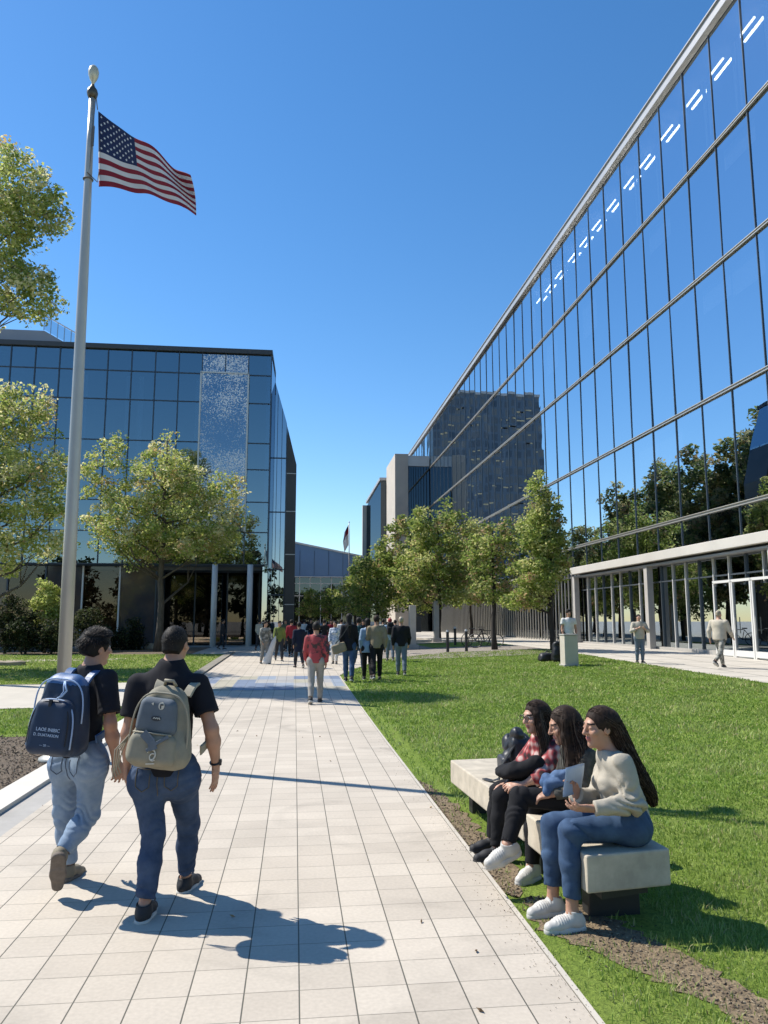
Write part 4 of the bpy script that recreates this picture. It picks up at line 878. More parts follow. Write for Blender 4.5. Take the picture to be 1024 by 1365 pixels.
def person(label, J, st, group=None, vox=.006, root=None):
    """J joints in the person's own frame (metres), st the clothes"""
    o = root or empty('person'); tag(o, label, 'person', group); fem = st.get('fem', False); sc = st.get('sc', 1.0)
    U = nrm(J['che']-J['pel']); Rv = J['sr']-J['sl']; Rv = nrm(Rv-U*(Rv@U)); Fw = np.cross(U, Rv); W_ = st.get('bulk', 1.0)
    hs = st.get('seed', 1)*7.3
    wst = J['pel']+(J['che']-J['pel'])*.45
    def torso(f, gr):
        f.cone(J['pel']+U*.03*sc, wst, (.138 if not fem else .135)*sc*W_+gr, (.132 if not fem else .112)*sc*W_+gr, k=.05, flat=(Fw, 1.3))
        f.cone(wst, J['che'], (.135 if not fem else .115)*sc*W_+gr, (.152 if not fem else .128)*sc*W_+gr, k=.05, flat=(Fw, 1.38))
        f.cone(J['che']+U*.02*sc, J['nk']-U*.035*sc, (.118 if not fem else .098)*sc*W_+gr, .054*sc+gr, k=.06, flat=(Fw, 1.3))
        for s, e in (('sl', 1), ('sr', -1)):
            f.cone(J[s]+Rv*e*.045*sc-U*.022*sc, J['nk']-U*.045*sc, .052*sc+gr, .060*sc+gr, k=.06)
        if fem:
            for e in (-1, 1): f.ell(J['che']+Rv*e*.062*sc+Fw*.085*sc-U*.02*sc, np.array([.055, .05, .055])*sc+gr, [Rv, Fw, U], k=.04)
    Mh = basis(J['hf'], J.get('hu', (0, 0, 1)))
    hc = J['hd']
    # body: one skin surface from crown to feet
    b = SDF(vox); torso(b, -.02)
    ht = st.get('hs', 1.0)
    b.cone(J['nk']-U*.04*sc, hc-Mh[2]*.055*sc-Mh[1]*.012*sc, .058*sc, .051*sc, k=.035); head(b, hc, Mh, sc*ht, fem)
    if st.get('closed'):
        for e in (-1, 1): b.ell(hc+(Mh[0]*e*.031+Mh[1]*.080+Mh[2]*.010)*sc*ht, A3((.0145, .0125, .010))*sc*ht, Mh, k=.005)
    ar = (.043 if not fem else .036)*sc*st.get('armw', 1)
    for s in 'lr':
        S_, E_, Wr = J['s'+s], J['e'+s], J['w'+s]
        b.cone(S_, E_, ar*1.12, ar*.86, k=.03); b.cone(E_, E_+(Wr-E_)*.35, ar*.90, ar*.93, k=.03); b.cone(E_+(Wr-E_)*.35, Wr, ar*.93, ar*.58, k=.03)
        hd_ = J.get('hand'+s)
        if hd_ is None: d = nrm(nrm(Wr-E_)+Fw*.15); hd_ = (d, nrm(Rv*(1 if s == 'l' else -1)+Fw*-.2), Fw, .55)
        if st.get('simplehand'): 
            b.ell(Wr+A3(hd_[0])*.075, np.array([.075, .034, .018])*sc, basis(hd_[1], hd_[0])[[2, 0, 1]], k=.02); b.cone(Wr+A3(hd_[0])*.03, Wr+A3(hd_[0])*.08+A3(hd_[2])*.045, .013, .011, k=.01)
        else: hand(b, Wr+nrm(hd_[0])*.012, hd_[0], hd_[1], hd_[2], hd_[3], sc=sc*(.93 if fem else 1.02), vox=vox)
        H_, K_, An = J['h'+s], J['k'+s], J['a'+s]
        b.cone(H_, K_, .07*sc, .048*sc, k=.03); b.cone(K_, An, .046*sc, .034*sc, k=.03); b.cone(An, An-A3((0, 0, .02)), .036*sc, .036*sc, k=.02)
    lipc = hc+(Mh[1]*.096-Mh[2]*.057)*sc*ht
    def fm(P):
        q = (P-hc)@Mh.T/(sc*ht); m = np.zeros(len(P), int)
        m[(np.abs(q[:, 0]) < .021) & (q[:, 1] > .08) & (q[:, 2] < -.045) & (q[:, 2] > -.070)] = 1
        m[(np.abs(np.abs(q[:, 0])-.032) < .020) & (q[:, 1] > .06) & (q[:, 2] > .027) & (q[:, 2] < .037)] = 2
        return m
    bo = link('body', b.mesh('body', 1 if vox < .01 else 0, fm if vox < .01 else None), [SK[st.get('skin', 'tan')], m_lips, m_brow], o, True)
    if vox < .0075 and not st.get('closed'): eyes(bo, hc, Mh, sc*ht)
    # upper garment
    t = SDF(max(vox*1.15, .0065)); gr = st.get('tgr', .006); torso(t, gr)
    t.cone(J['pel']+U*.06*sc, J['pel']-U*.12*sc, (.136 if not fem else .134)*sc*W_+gr, (.146 if not fem else .142)*sc*W_+gr, k=.04, flat=(Fw, 1.22))
    hem = J['pel']+U*st.get('hem', -.02)*sc; kind = st.get('top', 'tee')
    t.ops = [op[:5]+(((hem, -U), (J['nk']+U*st.get('neck', -.018), U-Fw*.16)),)+op[6:] for op in t.ops]
    if st.get('coat'):
        t.cone(J['pel'], J['pel']-U*st['coat']*sc, .155*sc+gr, .165*sc+gr, k=.05, flat=(Fw, 1.25), clip=((J['pel']-U*st['coat']*sc, -U),))
    for s in 'lr':
        S_, E_, Wr = J['s'+s], J['e'+s], J['w'+s]; r = ar*1.10+.008+gr
        if kind == 'tee':
            q = S_+(E_-S_)*st.get('sleeve', .62)
            t.cone(S_, S_+(E_-S_)*.9, r+.006, r+.012, k=.04, clip=((q, E_-S_),)); t.cone(S_+(E_-S_)*.45, E_, ar*1.0+.006, k=.006, sub=True, clip=((S_+(E_-S_)*.5, S_-E_),))
        else:
            r = ar+.008+gr*.8; en = E_+(Wr-E_)*st.get('sleeve', .96)
            t.cone(S_, E_, r*1.12, r*1.0, k=.045); t.cone(E_, Wr, r*1.02, r*.82, k=.03, clip=((en, Wr-E_),))
    ax_ = [(J['e'+s], J['s'+s], J['w'+s]) for s in 'lr']
    wa = st.get('wr', .006)
    def folds(P):
        n = vnoise(P*A3((1, 1, .55)), 9, hs)*.6+vnoise(P*A3((1, 1, .7))+vnoise(P, 6, hs)[:, None]*.06, 22, hs+5)*.5
        for E_, S_, Wr in ax_:
            d = np.linalg.norm(P-E_, axis=1); al = (P-E_)@nrm(S_-Wr); n = n+np.exp(-(d/.12)**2)*ridge(al*55+5*vnoise(P, 9, hs))*(.7+.8*vnoise(P, 6, hs+2))
        return n*wa
    if vox < .02: t.noise(folds)
    tm = st['topm']; tops = link(st.get('topname', 'shirt'), t.mesh('shirt', 1 if vox < .01 else 0, st.get('tfm')), tm, o, True)
    # trousers
    p = SDF(max(vox*1.15, .0065)); lg = st.get('legw', 1.0)*sc
    hm = (J['hl']+J['hr'])/2
    p.cone(J['hl']*.75+hm*.25+U*.07*sc, J['hr']*.75+hm*.25+U*.07*sc, .108*sc*st.get('hipw', 1), k=.05, flat=(Fw, 1.1))
    p.cone(J['hl'], J['hr'], .104*sc*st.get('hipw', 1), k=.05)
    for s in 'lr':
        H_, K_, An = J['h'+s], J['k'+s], J['a'+s]; cuff = An+(K_-An)*st.get('cuff', .08)
        p.ell(H_-Fw*.045*sc*st.get('butt', 1)-U*.01, np.array([.088, .085, .095])*sc, [Rv, Fw, U], k=.05)
        p.cone(H_, K_, .098*lg, .070*lg, k=.05); p.cone(K_, K_+(An-K_)*.4, .068*lg, .066*lg, k=.03); p.cone(K_+(An-K_)*.4, An, .066*lg, .052*lg, k=.03, clip=((cuff, An-K_),))
        p.cone(K_+(An-K_)*.6, An+(An-K_)*.1, .040*sc, k=.006, sub=True, clip=((cuff+(K_-An)*.09, K_-An),))
    if kind != 'none': p.ops = [op[:5]+(((J['pel']+U*.13*sc, U),)+tuple(op[5] or ()),)+op[6:] if not op[6] else op for op in p.ops]
    kx = [(J['k'+s], J['h'+s], J['a'+s]) for s in 'lr']
    def pfold(P):
        n = vnoise(P*A3((1, 1, .6)), 11, hs)*.5
        for K_, H_, An in kx:
            d = np.linalg.norm(P-K_, axis=1); al = (P-K_)@nrm(H_-An); n = n+np.exp(-(d/.15)**2)*ridge(al*40+6*vnoise(P, 7, hs))*(.6+.8*vnoise(P, 5, hs+2))
            d = np.linalg.norm(P-An, axis=1); n = n+np.exp(-(d/.15)**2)*ridge(((P-An)@nrm(K_-An))*44+6*vnoise(P, 7, hs+3))*(.6+.8*vnoise(P, 5, hs+4))
            d = np.linalg.norm(P-H_, axis=1); n = n+np.exp(-(d/.14)**2)*ridge(((P-H_)@nrm(H_-K_+Rv*.04))*40+6*vnoise(P, 6, hs+9))*.6
        return n*st.get('pwr', .006)
    if vox < .02: p.noise(pfold)
    link(st.get('botname', 'jeans'), p.mesh('jeans', 1 if vox < .01 else 0), st['bot'], o, True)
    # shoes
    for s in 'lr':
        An = J['a'+s]; d = nrm(J['t'+s]); up = A3(J.get('u'+s, (0, 0, 1))); up = nrm(up-d*(up@d)); rt = np.cross(d, up); z = -.085*sc
        F_ = lambda a, c, r=0: An+d*a*sc+up*(z+c*sc)+rt*r*sc
        f = SDF(min(max(vox*.8, .005), .014)); fs_ = st.get('fs', 1.0)
        f.ell(F_(-.03, .045), np.array([.040, .050, .050])*sc, [rt, d, up], k=.02); f.cone(F_(.0, .060), F_(.085*fs_, .046), .042*sc, .040*sc, k=.03); f.cone(F_(.085*fs_, .040), F_(.155*fs_, .032), .040*sc, .034*sc, k=.03)
        f.cone(F_(-.012, .06), F_(-.012, .105), .044*sc, .045*sc, k=.02)
        f.ops = [op[:5]+(((F_(0, .018), -up), (F_(-.02, .108), up-d*.25)),)+op[6:] for op in f.ops]
        f.cone(F_(-.012, .085), F_(-.012, .14), .037*sc, k=.004, sub=True)
        if st.get('lace', 0) and vox < .01:
            f.noise(lambda P, F_=F_: np.where((((P-F_(.075, .08))**2).sum(1) < (.055*sc)**2), -.003*np.sin((P@d)*420), 0))
        sh = link('shoe', f.mesh('shoe', 1 if vox < .01 else 0), st['shoe'], o, True)
        f = SDF(min(max(vox*.8, .005), .014)); f.cone(F_(-.035, .013), F_(.07*fs_, .013), .045*sc, .048*sc, k=.02); f.cone(F_(.07*fs_, .013), F_(.155*fs_, .015), .046*sc, .036*sc, k=.02)
        f.ops = [op[:5]+(((F_(0, -.002), -up), (F_(0, .031), up)),)+op[6:] for op in f.ops]
        link('sole', f.mesh('sole', 1 if vox < .01 else 0), st['sole'], sh, True)
    # hair
    hk = st.get('hair', 'crop'); hs_ = sc*ht; Rr, Fh, Uh = Mh; P_ = lambda x, y, z: hc+(Rr*x+Fh*y+Uh*z)*hs_
    f = SDF(max(vox, .006)); th = {'crop': .004, 'short': .014, 'long': .014, 'cap': .012, 'bun': .008}.get(hk, .01)
    f.ell(P_(0, -.014, .030), (A3((.074, .094, .090))+th)*hs_, Mh, k=.01)
    if hk in ('crop', 'short'): f.ell(P_(0, -.06, -.03), (A3((.056, .046, .05))+th*.5)*hs_, Mh, k=.02)
    if hk == 'long': f.ops.pop(); f.ell(P_(0, -.014, .030), (A3((.074, .094, .090))+.005)*hs_, Mh, k=.01); f.ell(P_(0, -.036, .034), A3((.082, .086, .092))*hs_, Mh, k=.02)
    f.ell(P_(0, .115, -.025), A3((.085, .09, .105 if hk == 'long' else .09))*hs_, Mh, k=.008, sub=True)
    if hk in ('crop', 'short'): 
        f.ops = [op[:5]+(((P_(0, 0, -.07), -Uh-Fh*.35),),)+op[6:] if not op[6] else op for op in f.ops]
        for e in (-1, 1): f.ell(P_(e*.085, .01, -.03), A3((.025, .03, .042))*hs_, Mh, k=.008, sub=True)
        if hk == 'short': f.ell(P_(.0, .05, .10), A3((.062, .055, .032))*hs_, Mh, k=.03)
    if hk == 'cap': f.ell(P_(0, .10, .055), A3((.06, .06, .010))*hs_, Mh, k=.01)
    path = st.get('hairpath')
    for lk in st.get('locks', []):
        for (a, ra), (b_, rb) in zip(lk[:-1], lk[1:]): f.cone(a, b_, ra*.8, rb*.8, k=.03)
    if path:
        for (a, ra), (b_, rb) in zip(path[:-1], path[1:]): f.cone(a, b_, ra*.86, rb*.86, k=.04, flat=(Fh, 1.25))
    if vox < .02: f.noise(lambda P: (vnoise(P*A3((1, 1, .25)), 60, hs)*.5+vnoise(P*A3((1, 1, .15)), 140, hs)*.35)*(.004 if path else .0015))
    ho = f.mesh('hair'); hair_o = link('hair', ho, HAIR[st.get('hairc', 'black')], o, True)
    if vox < .0075:
        rg = np.random.default_rng(int(hs)); mb = MB(); mb.cur = 0
        if path:
            pts = [A3(p) for p, r in path]; rad = [r for p, r in path]
            for lk in st.get('locks', []):
                lp = [A3(p) for p, r in lk]
                for _ in range(150):
                    a_ = rg.normal(0, 1, 3)*.6; p0 = rg.uniform(0, 6); mb.cur = int(rg.random() < .45)
                    mb.tube([p_+a_*r_*.9+A3((math.sin(i*1.7+p0), math.cos(i*1.3+p0), 0))*.006 for i, (p_, (_q, r_)) in enumerate(zip(lp, lk))], [.002]*(len(lp)-1)+[.001], 3, cap=False)
            cr = A3((.074, .094, .090))+.0085
            for _ in range(1500):
                sx = rg.choice((-1, 1)); u_ = rg.random(); v0 = nrm((sx*(.04+.2*rg.random()), .75-1.0*u_, .72+.3*rg.random()))
                e_ang = rg.uniform(.15, 1.25); v1 = nrm((sx*math.sin(e_ang)*1.0, -.25-.75*math.cos(e_ang), -.55-.25*rg.random())); vm = nrm(v0*.5+v1*.5+A3((sx*.75*rg.uniform(.5, 1.1), -.1, .28)))
                q = []
                for i in range(8):
                    t_ = i/7; d_ = nrm((1-t_)**2*v0+2*t_*(1-t_)*vm*1.2+t_*t_*v1); jj = rg.normal(0, .0012, 3)
                    if d_[1] > .45 and d_[2] < .52: d_ = nrm((d_[0], .45, max(d_[2], .3)))
                    q.append(P_(*(d_*cr*(1+.02*rg.random())+A3((0, -.014, .030))))+jj)
                mb.cur = int(rg.random() < .30); mb.tube(q, [.001]+[.0019]*6+[.0015], 3, cap=False)
            for _ in range(st.get('strands', 1100)):
                ph = rg.uniform(0, 2*math.pi); ro = rg.uniform(.78, 1.1); amp = rg.uniform(.003, .014); fq = rg.uniform(9, 26); p0 = rg.uniform(0, 6); end = rg.uniform(.72, 1.04); st0 = rg.uniform(0, .25)
                q = []; NS = 11
                for i in range(NS):
                    t_ = (st0+(end-st0)*i/(NS-1))*(len(pts)-1); k_ = min(int(t_), len(pts)-2); fr = t_-k_; c_ = pts[k_]+(pts[k_+1]-pts[k_])*fr; r_ = rad[k_]+(rad[k_+1]-rad[k_])*min(fr, 1)
                    T_ = nrm(pts[k_+1]-pts[k_]); A_ = nrm(Rr-T_*(Rr@T_)); B_ = np.cross(T_, A_)
                    rr_ = r_*ro*(1 if i < NS-1 else .8); q.append(c_+A_*math.cos(ph)*rr_+B_*math.sin(ph)*rr_*.82+A_*amp*math.sin(fq*t_*.5+p0)+B_*amp*math.cos(fq*t_*.45+p0))
                mb.cur = int(rg.random() < .38); mb.tube(q, [.0019]*(NS-1)+[.001], 3, cap=False)
        else:
            for _ in range(st.get('strands', 900)):
                d_ = rg.normal(0, 1, 3); d_[2] = abs(d_[2])*.9-.25; d_ /= np.linalg.norm(d_)
                if d_[1] > .62 and d_[2] < .45: continue
                if abs(d_[0]) > .7 and d_[2] < -.02: continue
                r_ = A3((.074, .094, .090))+th*.85; p = P_(*(d_*r_+A3((0, -.014, .03)))); nn = Rr*d_[0]+Fh*d_[1]+Uh*d_[2]
                ln = {'crop': .007, 'short': .032}.get(hk, .012)*rg.uniform(.6, 1.3); fl = nrm(nn*.45+Fh*.7*(1 if d_[2] > .4 else -.1)-Uh*(.8 if d_[2] < .4 else 0)+rg.normal(0, .08, 3)); s_ = nrm(np.cross(nn, fl))*.0017
                mb.cur = int(rg.random() < .14)
                mb.add([p-s_, p+s_, p+nn*ln*.3+fl*ln*.5+s_*.8, p+nn*ln*.3+fl*ln*.5-s_*.8, p+fl*ln+nn*ln*.15], [(0, 1, 2, 3), (3, 2, 4)])
        me = mb.mesh('loose_hair'); so_ = link('loose_strands', me, [HAIR[st.get('hairc', 'black')], m_hairl], hair_o, bool(path)); so_['kind'] = 'stuff'
    return o
def world_person(label, J, st, base, **k):
    """joints given in the world, moved into a frame whose origin is at the feet"""
    base = A3(base); keep = ('hf', 'hu', 'tl', 'tr', 'ul', 'ur', 'handl', 'handr')
    J2 = {n: (A3(v) if n in keep and not n.startswith('hand') else v if n.startswith('hand') else A3(v)-base) for n, v in J.items()}
    if st.get('locks'): st = dict(st, locks=[[(A3(p)-base, r) for p, r in lk] for lk in st['locks']])
    if st.get('hairpath'): st = dict(st, hairpath=[(A3(p)-base, r) for p, r in st['hairpath']])
    o = person(label, J2, st, **k); o.location = base; return o
# ------------------------------------------------------------------ the two walking men
def q(x, y, D): return A3(at(x, y, D))
c_black = cloth('black jersey', (.012, .012, .016), bump=.15, bs=160); c_black2 = cloth('black knit', (.016, .017, .022), bump=.2)
d_light = denim('light blue denim', (.15, .22, .32), (.30, .37, .46)); d_dark = denim('dark blue denim', (.022, .040, .080), (.068, .10, .165)); d_mid = denim('mid blue denim', (.026, .05, .10), (.062, .108, .19))
s_white = M('white shoe leather', (.50, .48, .44), .5, var=.05, vscale=20, bump=.1, bscale=60, bdist=.003); s_sole = M('white rubber', (.50, .48, .44), .7); s_black = M('black shoe knit', (.014, .014, .016), .7, bump=.3, bscale=200, bdist=.002)
s_tan = M('olive tan shoe cloth', (.20, .17, .12), .8, bump=.3, bscale=160, bdist=.002); s_solet = M('worn tan rubber sole', (.16, .13, .105), .85, var=.2, vscale=25, bump=.5, bscale=70, bdist=.004)
m_thread1 = M('pale seam thread', (.09, .12, .17), .8); m_thread2 = M('tan seam thread', (.10, .085, .06), .8)
from mathutils.bvhtree import BVHTree
def pockets(root, J, fw, base, mat):
    jn = [c for c in root.children if c.name.startswith('jeans')][0]; me = jn.data
    bv = BVHTree.FromPolygons([v.co.copy() for v in me.vertices], [tuple(p.vertices) for p in me.polygons])
    Fv = Vector(fw); Rt = Vector((fw[1], -fw[0], 0)); pc = Vector(J['pel'])-Vector(base)
    def proj(r, z):
        hit = bv.ray_cast(pc+Rt*r+Vector((0, 0, z))-Fv*.5, Fv); return hit[0]-Fv*.002 if hit[0] else None
    def line(name, pts):
        q_ = []
        for (a, b), (c_, d) in zip(pts[:-1], pts[1:]):
            for k in range(5): q_.append(proj(a+(c_-a)*k/5, b+(d-b)*k/5))
        q_ = [p for p in q_ if p is not None]
        if len(q_) > 3: MB().tube(q_, .0028, 5).build(name, mat, jn, smooth=True)
    for s in (-1, 1): line('back_pocket', [(s*.04, -.005), (s*.125, .005), (s*.122, -.10), (s*.082, -.13), (s*.042, -.105), (s*.04, -.005)])
    line('yoke_seam', [(-.15, .055), (-.0, .02), (.15, .055)]); line('back_seam', [(0, .06), (.0, -.04), (.0, -.12), (0, -.17)])
def men():
    a2 = R(11); f2 = A3((math.sin(a2), math.cos(a2), 0)); base2 = A3((-.80, 5.03, 0))
    J = dict(pel=q(220, 1020, 5.03), che=q(226, 925, 5.04), nk=q(230, 879, 5.07), hd=q(234, 860, 5.10), hf=f2+A3((.10, 0, 0)),
             sl=q(184, 912, 5.06), sr=q(264, 912, 5.0), el=q(171, 978, 5.04), wl=q(170, 1018, 5.16), er=q(282, 972, 4.94), wr=q(288, 1018, 5.02),
             hl=q(196, 1040, 5.02), hr=q(243, 1038, 5.02), kl=q(204, 1112, 4.98), kr=q(251, 1098, 5.22), al=q(193, 1197, 4.88), ar=q(248, 1160, 5.36), tl=(.10, .99, -.02), tr=(.30, .95, .0),
             handr=(A3((-.02, .12, -1)), A3((-.9, .3, .1)), A3((.2, .98, 0)), .35), handl=(A3((-.05, .1, -1)), A3((.9, .2, .1)), A3((-.2, .98, 0)), .55))
    for s in 'lr': J['a'+s][2] = max(J['a'+s][2], .0)
    J['al'][2] = .088+.004; J['ar'][2] = .088
    st = dict(topm=c_black, top='tee', sleeve=.66, bot=d_dark, shoe=s_black, sole=s_sole, skin='tan', hair='crop', hairc='black', bulk=1.04, armw=1.06, hem=-.045, legw=.97, hipw=1.0, butt=.6, seed=3, pwr=.011, wr=.007, cuff=.13, fs=1.12)
    o2 = world_person('short haired man in black t-shirt and dark jeans wearing the khaki backpack', J, st, base2, group='men walking up the path', vox=.0062)
    pockets(o2, J, f2, base2, m_thread2)
    wr = J['wr']
    w_ = MB(); d = nrm(J['er']-wr); A_ = nrm(np.cross(d, (0, 0, 1))); B_ = np.cross(d, A_); cc = wr+d*.012
    w_.tube([cc+A_*.033*math.cos(t)+B_*.033*math.sin(t) for t in np.linspace(0, 2*math.pi, 19)], .007, 6); w_.box(tuple(cc+A3((.03, -.012, .0))), (.014, .034, .034))
    o = w_.build('wristwatch', M('black watch strap', (.01, .01, .012), .4), smooth=False); tag(o, 'black wristwatch on the right wrist of the short haired man', 'watch')
    a1 = R(32); f1 = A3((math.sin(a1), math.cos(a1), 0)); base1 = A3((-1.48, 5.42, 0))
    J1 = dict(pel=q(107, 1003, 5.46), che=q(113, 930, 5.45), nk=q(121, 886, 5.47), hd=q(128, 864, 5.50), hf=A3((math.sin(R(48)), math.cos(R(48)), -.05)),
              sl=q(90, 908, 5.60), sr=q(143, 905, 5.36), el=q(88, 975, 5.66), wl=q(96, 1025, 5.75), er=q(147, 965, 5.28), wr=q(155, 1014, 5.36),
              hl=q(89, 1018, 5.52), hr=q(122, 1020, 5.38), kl=q(86, 1085, 5.60), kr=q(118, 1086, 5.46), al=q(92, 1148, 5.66), ar=q(80, 1140, 5.28), tl=(.25, .95, -.12), tr=(-.10, .42, -.90), ur=(-.15, .9, .42),
              handr=(A3((.12, .25, -1)), A3((-.5, .8, 0)), A3((.75, .5, 0)), .8), handl=(A3((0, .2, -1)), A3((.6, .4, 0)), A3((.4, .8, 0)), .6))
    J1['al'][2] = .098
    st1 = dict(topm=c_black2, top='tee', sleeve=.78, bot=d_light, shoe=s_tan, sole=s_solet, skin='tan', hair='short', hairc='black', bulk=.98, hem=-.02, legw=.98, seed=5, pwr=.011, butt=.6, wr=.006, cuff=.10, fs=1.1, strands=2400)
    o1 = world_person('dark haired man in black t-shirt and light jeans wearing the navy backpack', J1, st1, base1, group='men walking up the path', vox=.0062)
    pockets(o1, J1, f1, base1, m_thread1)
    return J, J1, a2, a1
JM2, JM1, A2_, A1_ = men()
def pack_frame(name, label, J, a, dist, z0, tilt, roll, dx=0):
    back = A3((-math.sin(a), -math.cos(a), 0)); left = A3((-math.cos(a), math.sin(a), 0)); p = J['che']+back*dist+left*dx; e = empty(name, (p[0], p[1], z0)); e.rotation_euler = (tilt, roll, math.pi-a); tag(e, label, 'backpack', 'backpacks of the walking men'); return e
def text(s, size, loc, mat, par, name='lettering', ext=.0012, italic=0):
    cu = bpy.data.curves.new('t', 'FONT'); cu.body = s; cu.size = size; cu.extrude = ext; cu.align_x = 'CENTER'; cu.shear = italic; cu.resolution_u = 2
    t = bpy.data.objects.new('t', cu); me = bpy.data.meshes.new_from_object(t); bpy.data.objects.remove(t); me.name = name
    me.transform(Matrix(((-1, 0, 0, loc[0]), (0, 0, 1, loc[1]), (0, 1, 0, loc[2]), (0, 0, 0, 1))))
    return link(name, me, mat, par)
def strap_set(par, mat, w, h, pth, sx=.085, name='strap'):
    for s in (-1, 1):
        P_ = [(s*sx*.9, -.07, h*.86), (s*sx, -.115, h*.97), (s*sx*1.12, -.17, h*1.02), (s*sx*1.25, -.235, h*1.0), (s*sx*1.38, -.30, h*.90), (s*sx*1.5, -.335, h*.74), (s*sx*1.7, -.32, h*.5), (s*sx*2.1, -.24, h*.3), (s*sx*2.0, -.10, h*.18)]
        N_ = [(0, .3, 1), (0, .1, 1), (0, -.1, 1), (0, -.5, .9), (0, -1, .5), (0, -1, .1), (s*.5, -.8, 0), (s, -.3, 0), (s, .3, 0)]
        Q = []; NN = []
        for i in range(len(P_)-1):
            for k in range(4):
                t = k/4; p0, p1, p2, p3 = [Vector(P_[max(0, min(len(P_)-1, i+j))]) for j in (-1, 0, 1, 2)]
                Q.append(.5*((2*p1)+(p2-p0)*t+(2*p0-5*p1+4*p2-p3)*t*t+(3*p1-p0-3*p2+p3)*t**3)); NN.append(Vector(N_[i]).lerp(Vector(N_[i+1]), t))
        MB().ribbon(Q, NN, w, .012).build(name, mat, par, smooth=False)
# navy pack
n_navy = M('navy nylon', (.012, .027, .06), .55, spec=.4, var=.18, vscale=8, bump=.25, bscale=120, bdist=.002); n_pip = M('pale blue piping', (.30, .42, .62), .6); n_blue = M('blue nylon top', (.05, .12, .27), .5, var=.2, vscale=12, bump=.3, bscale=60, bdist=.003)
z0 = at(78, 1008, 5.2).z
k1 = pack_frame('backpack', 'big navy backpack with pale lettering on the dark haired man', JM1, A1_-R(14), .245, z0, R(3), R(-4), .015)
hp = 1.44-z0-.02
f = SDF(.007); f.box((0, 0, hp*.5), (.185, .105, hp*.5), .085, k=.02, taper=.30); f.noise(lambda P: vnoise(P, 9)*.006+vnoise(P, 24)*.003)
link('main_bag', f.mesh('main_bag', 1, lambda P: (P[:, 2] > hp*.865).astype(int)), [n_navy, n_blue], k1, True)
f = SDF(.006); f.box((0, .095, hp*.36), (.158, .062, hp*.33), .055, k=.02, taper=.22); f.noise(lambda P: vnoise(P, 10, 3)*.005)
pk = link('front_pocket', f.mesh('front_pocket', 1), n_navy, k1, True)
def arch(wd, zb, zt, y0, y1, n=26):
    P_ = []
    for i in range(n+1):
        t = i/n; a = math.pi*t; x = wd*math.cos(a)*abs(math.cos(a))**-.35 if abs(math.cos(a)) > 1e-3 else 0; zz = zb+(zt-zb)*math.sin(a)**.55; k = math.sin(a)**.55
        P_.append((x, y0+(y1-y0)*k, zz))
    return P_
MB().tube(arch(.153, hp*.12, hp*.685, .118, .112), .0055, 6).build('piping', n_pip, k1, smooth=True)
MB().tube(arch(.172, hp*.42, hp*.93, .06, .075), .005, 6).build('piping', n_pip, k1, smooth=True)
MB().tube([(-.035, .088, hp*.90), (-.055, .110, hp*.86), (-.075, .118, hp*.80), (-.05, .122, hp*.735), (-.02, .124, hp*.70)], .006, 6).tube([(-.03, .09, hp*.90), (-.045, .113, hp*.85), (-.055, .12, hp*.79), (-.035, .124, hp*.72)], .004, 6).build('haul_loop', n_pip, k1, smooth=True)
MB().tube(arch(.135, hp*.16, hp*.66, .150, .132), .0035, 6).box((.01, .14, hp*.615), (.02, .012, .07)).build('zip', M('black zip', (.006, .007, .01), .5), k1)
m_txt = M('pale blue print', (.42, .52, .66), .6)
for s_, sz, zz, x in (('LAOE INIBIC', .030, hp*.315, -.012), ('D. DUATAKION', .0245, hp*.255, -.004), ('— 20 —', .020, hp*.14, -.005)): text(s_, sz, (x, .1595, zz), m_txt, k1)
strap_set(k1, n_blue, .055, hp, None, .085)
# khaki pack
kh = M('khaki canvas', (.23, .21, .155), .85, var=.16, vscale=9, bump=.35, bscale=180, bdist=.002); kg = M('grey blue canvas', (.10, .12, .14), .85, var=.16, vscale=9, bump=.3, bscale=180, bdist=.002); kl = M('pale khaki webbing', (.30, .27, .20), .8, bump=.2, bscale=200, bdist=.002)
z0 = at(205, 1021, 4.8).z; hp2 = 1.375-z0
k2 = pack_frame('backpack', 'worn khaki backpack with small patches on the short haired man', JM2, A2_, .238, z0, R(2), R(-6), -.03)
f = SDF(.007); f.box((0, 0, hp2*.5), (.182, .095, hp2*.5), .09, k=.02, taper=.36); f.box((0, .03, hp2*.2), (.186, .09, hp2*.2), .08, k=.05, taper=.1); f.noise(lambda P: vnoise(P*A3((1, 1, .6)), 9, 2)*.008+vnoise(P, 26, 4)*.004)
link('main_bag', f.mesh('main_bag', 1), kh, k2, True)
f = SDF(.006); f.box((.015, .085, hp2*.62), (.125, .045, hp2*.22), .04, k=.02, taper=.18); f.noise(lambda P: vnoise(P, 10, 5)*.005); link('upper_pocket', f.mesh('upper_pocket', 1), kg, k2, True)
f = SDF(.006); f.box((.01, .105, hp2*.235), (.150, .055, hp2*.20), .05, k=.02, taper=.12); f.noise(lambda P: vnoise(P*A3((1, 1, .6)), 11, 7)*.007); link('lower_pocket', f.mesh('lower_pocket', 1), kh, k2, True)
m_pt = M('cream patch print', (.55, .52, .44), .7); m_pt2 = M('dark patch print', (.03, .035, .04), .7)
def disc(par, name, x, y, z, rx, rz_, mat, n=20):
    m = MB(); pts = [(x+rx*math.cos(a), y, z+rz_*math.sin(a)) for a in np.linspace(0, 2*math.pi, n, endpoint=False)]
    m.add(pts+[(p[0], p[1]-.006, p[2]) for p in pts], [tuple(range(n))]+[(i, (i+1) % n, (i+1) % n+n, i+n) for i in range(n)]); return m.build(name, mat, par)
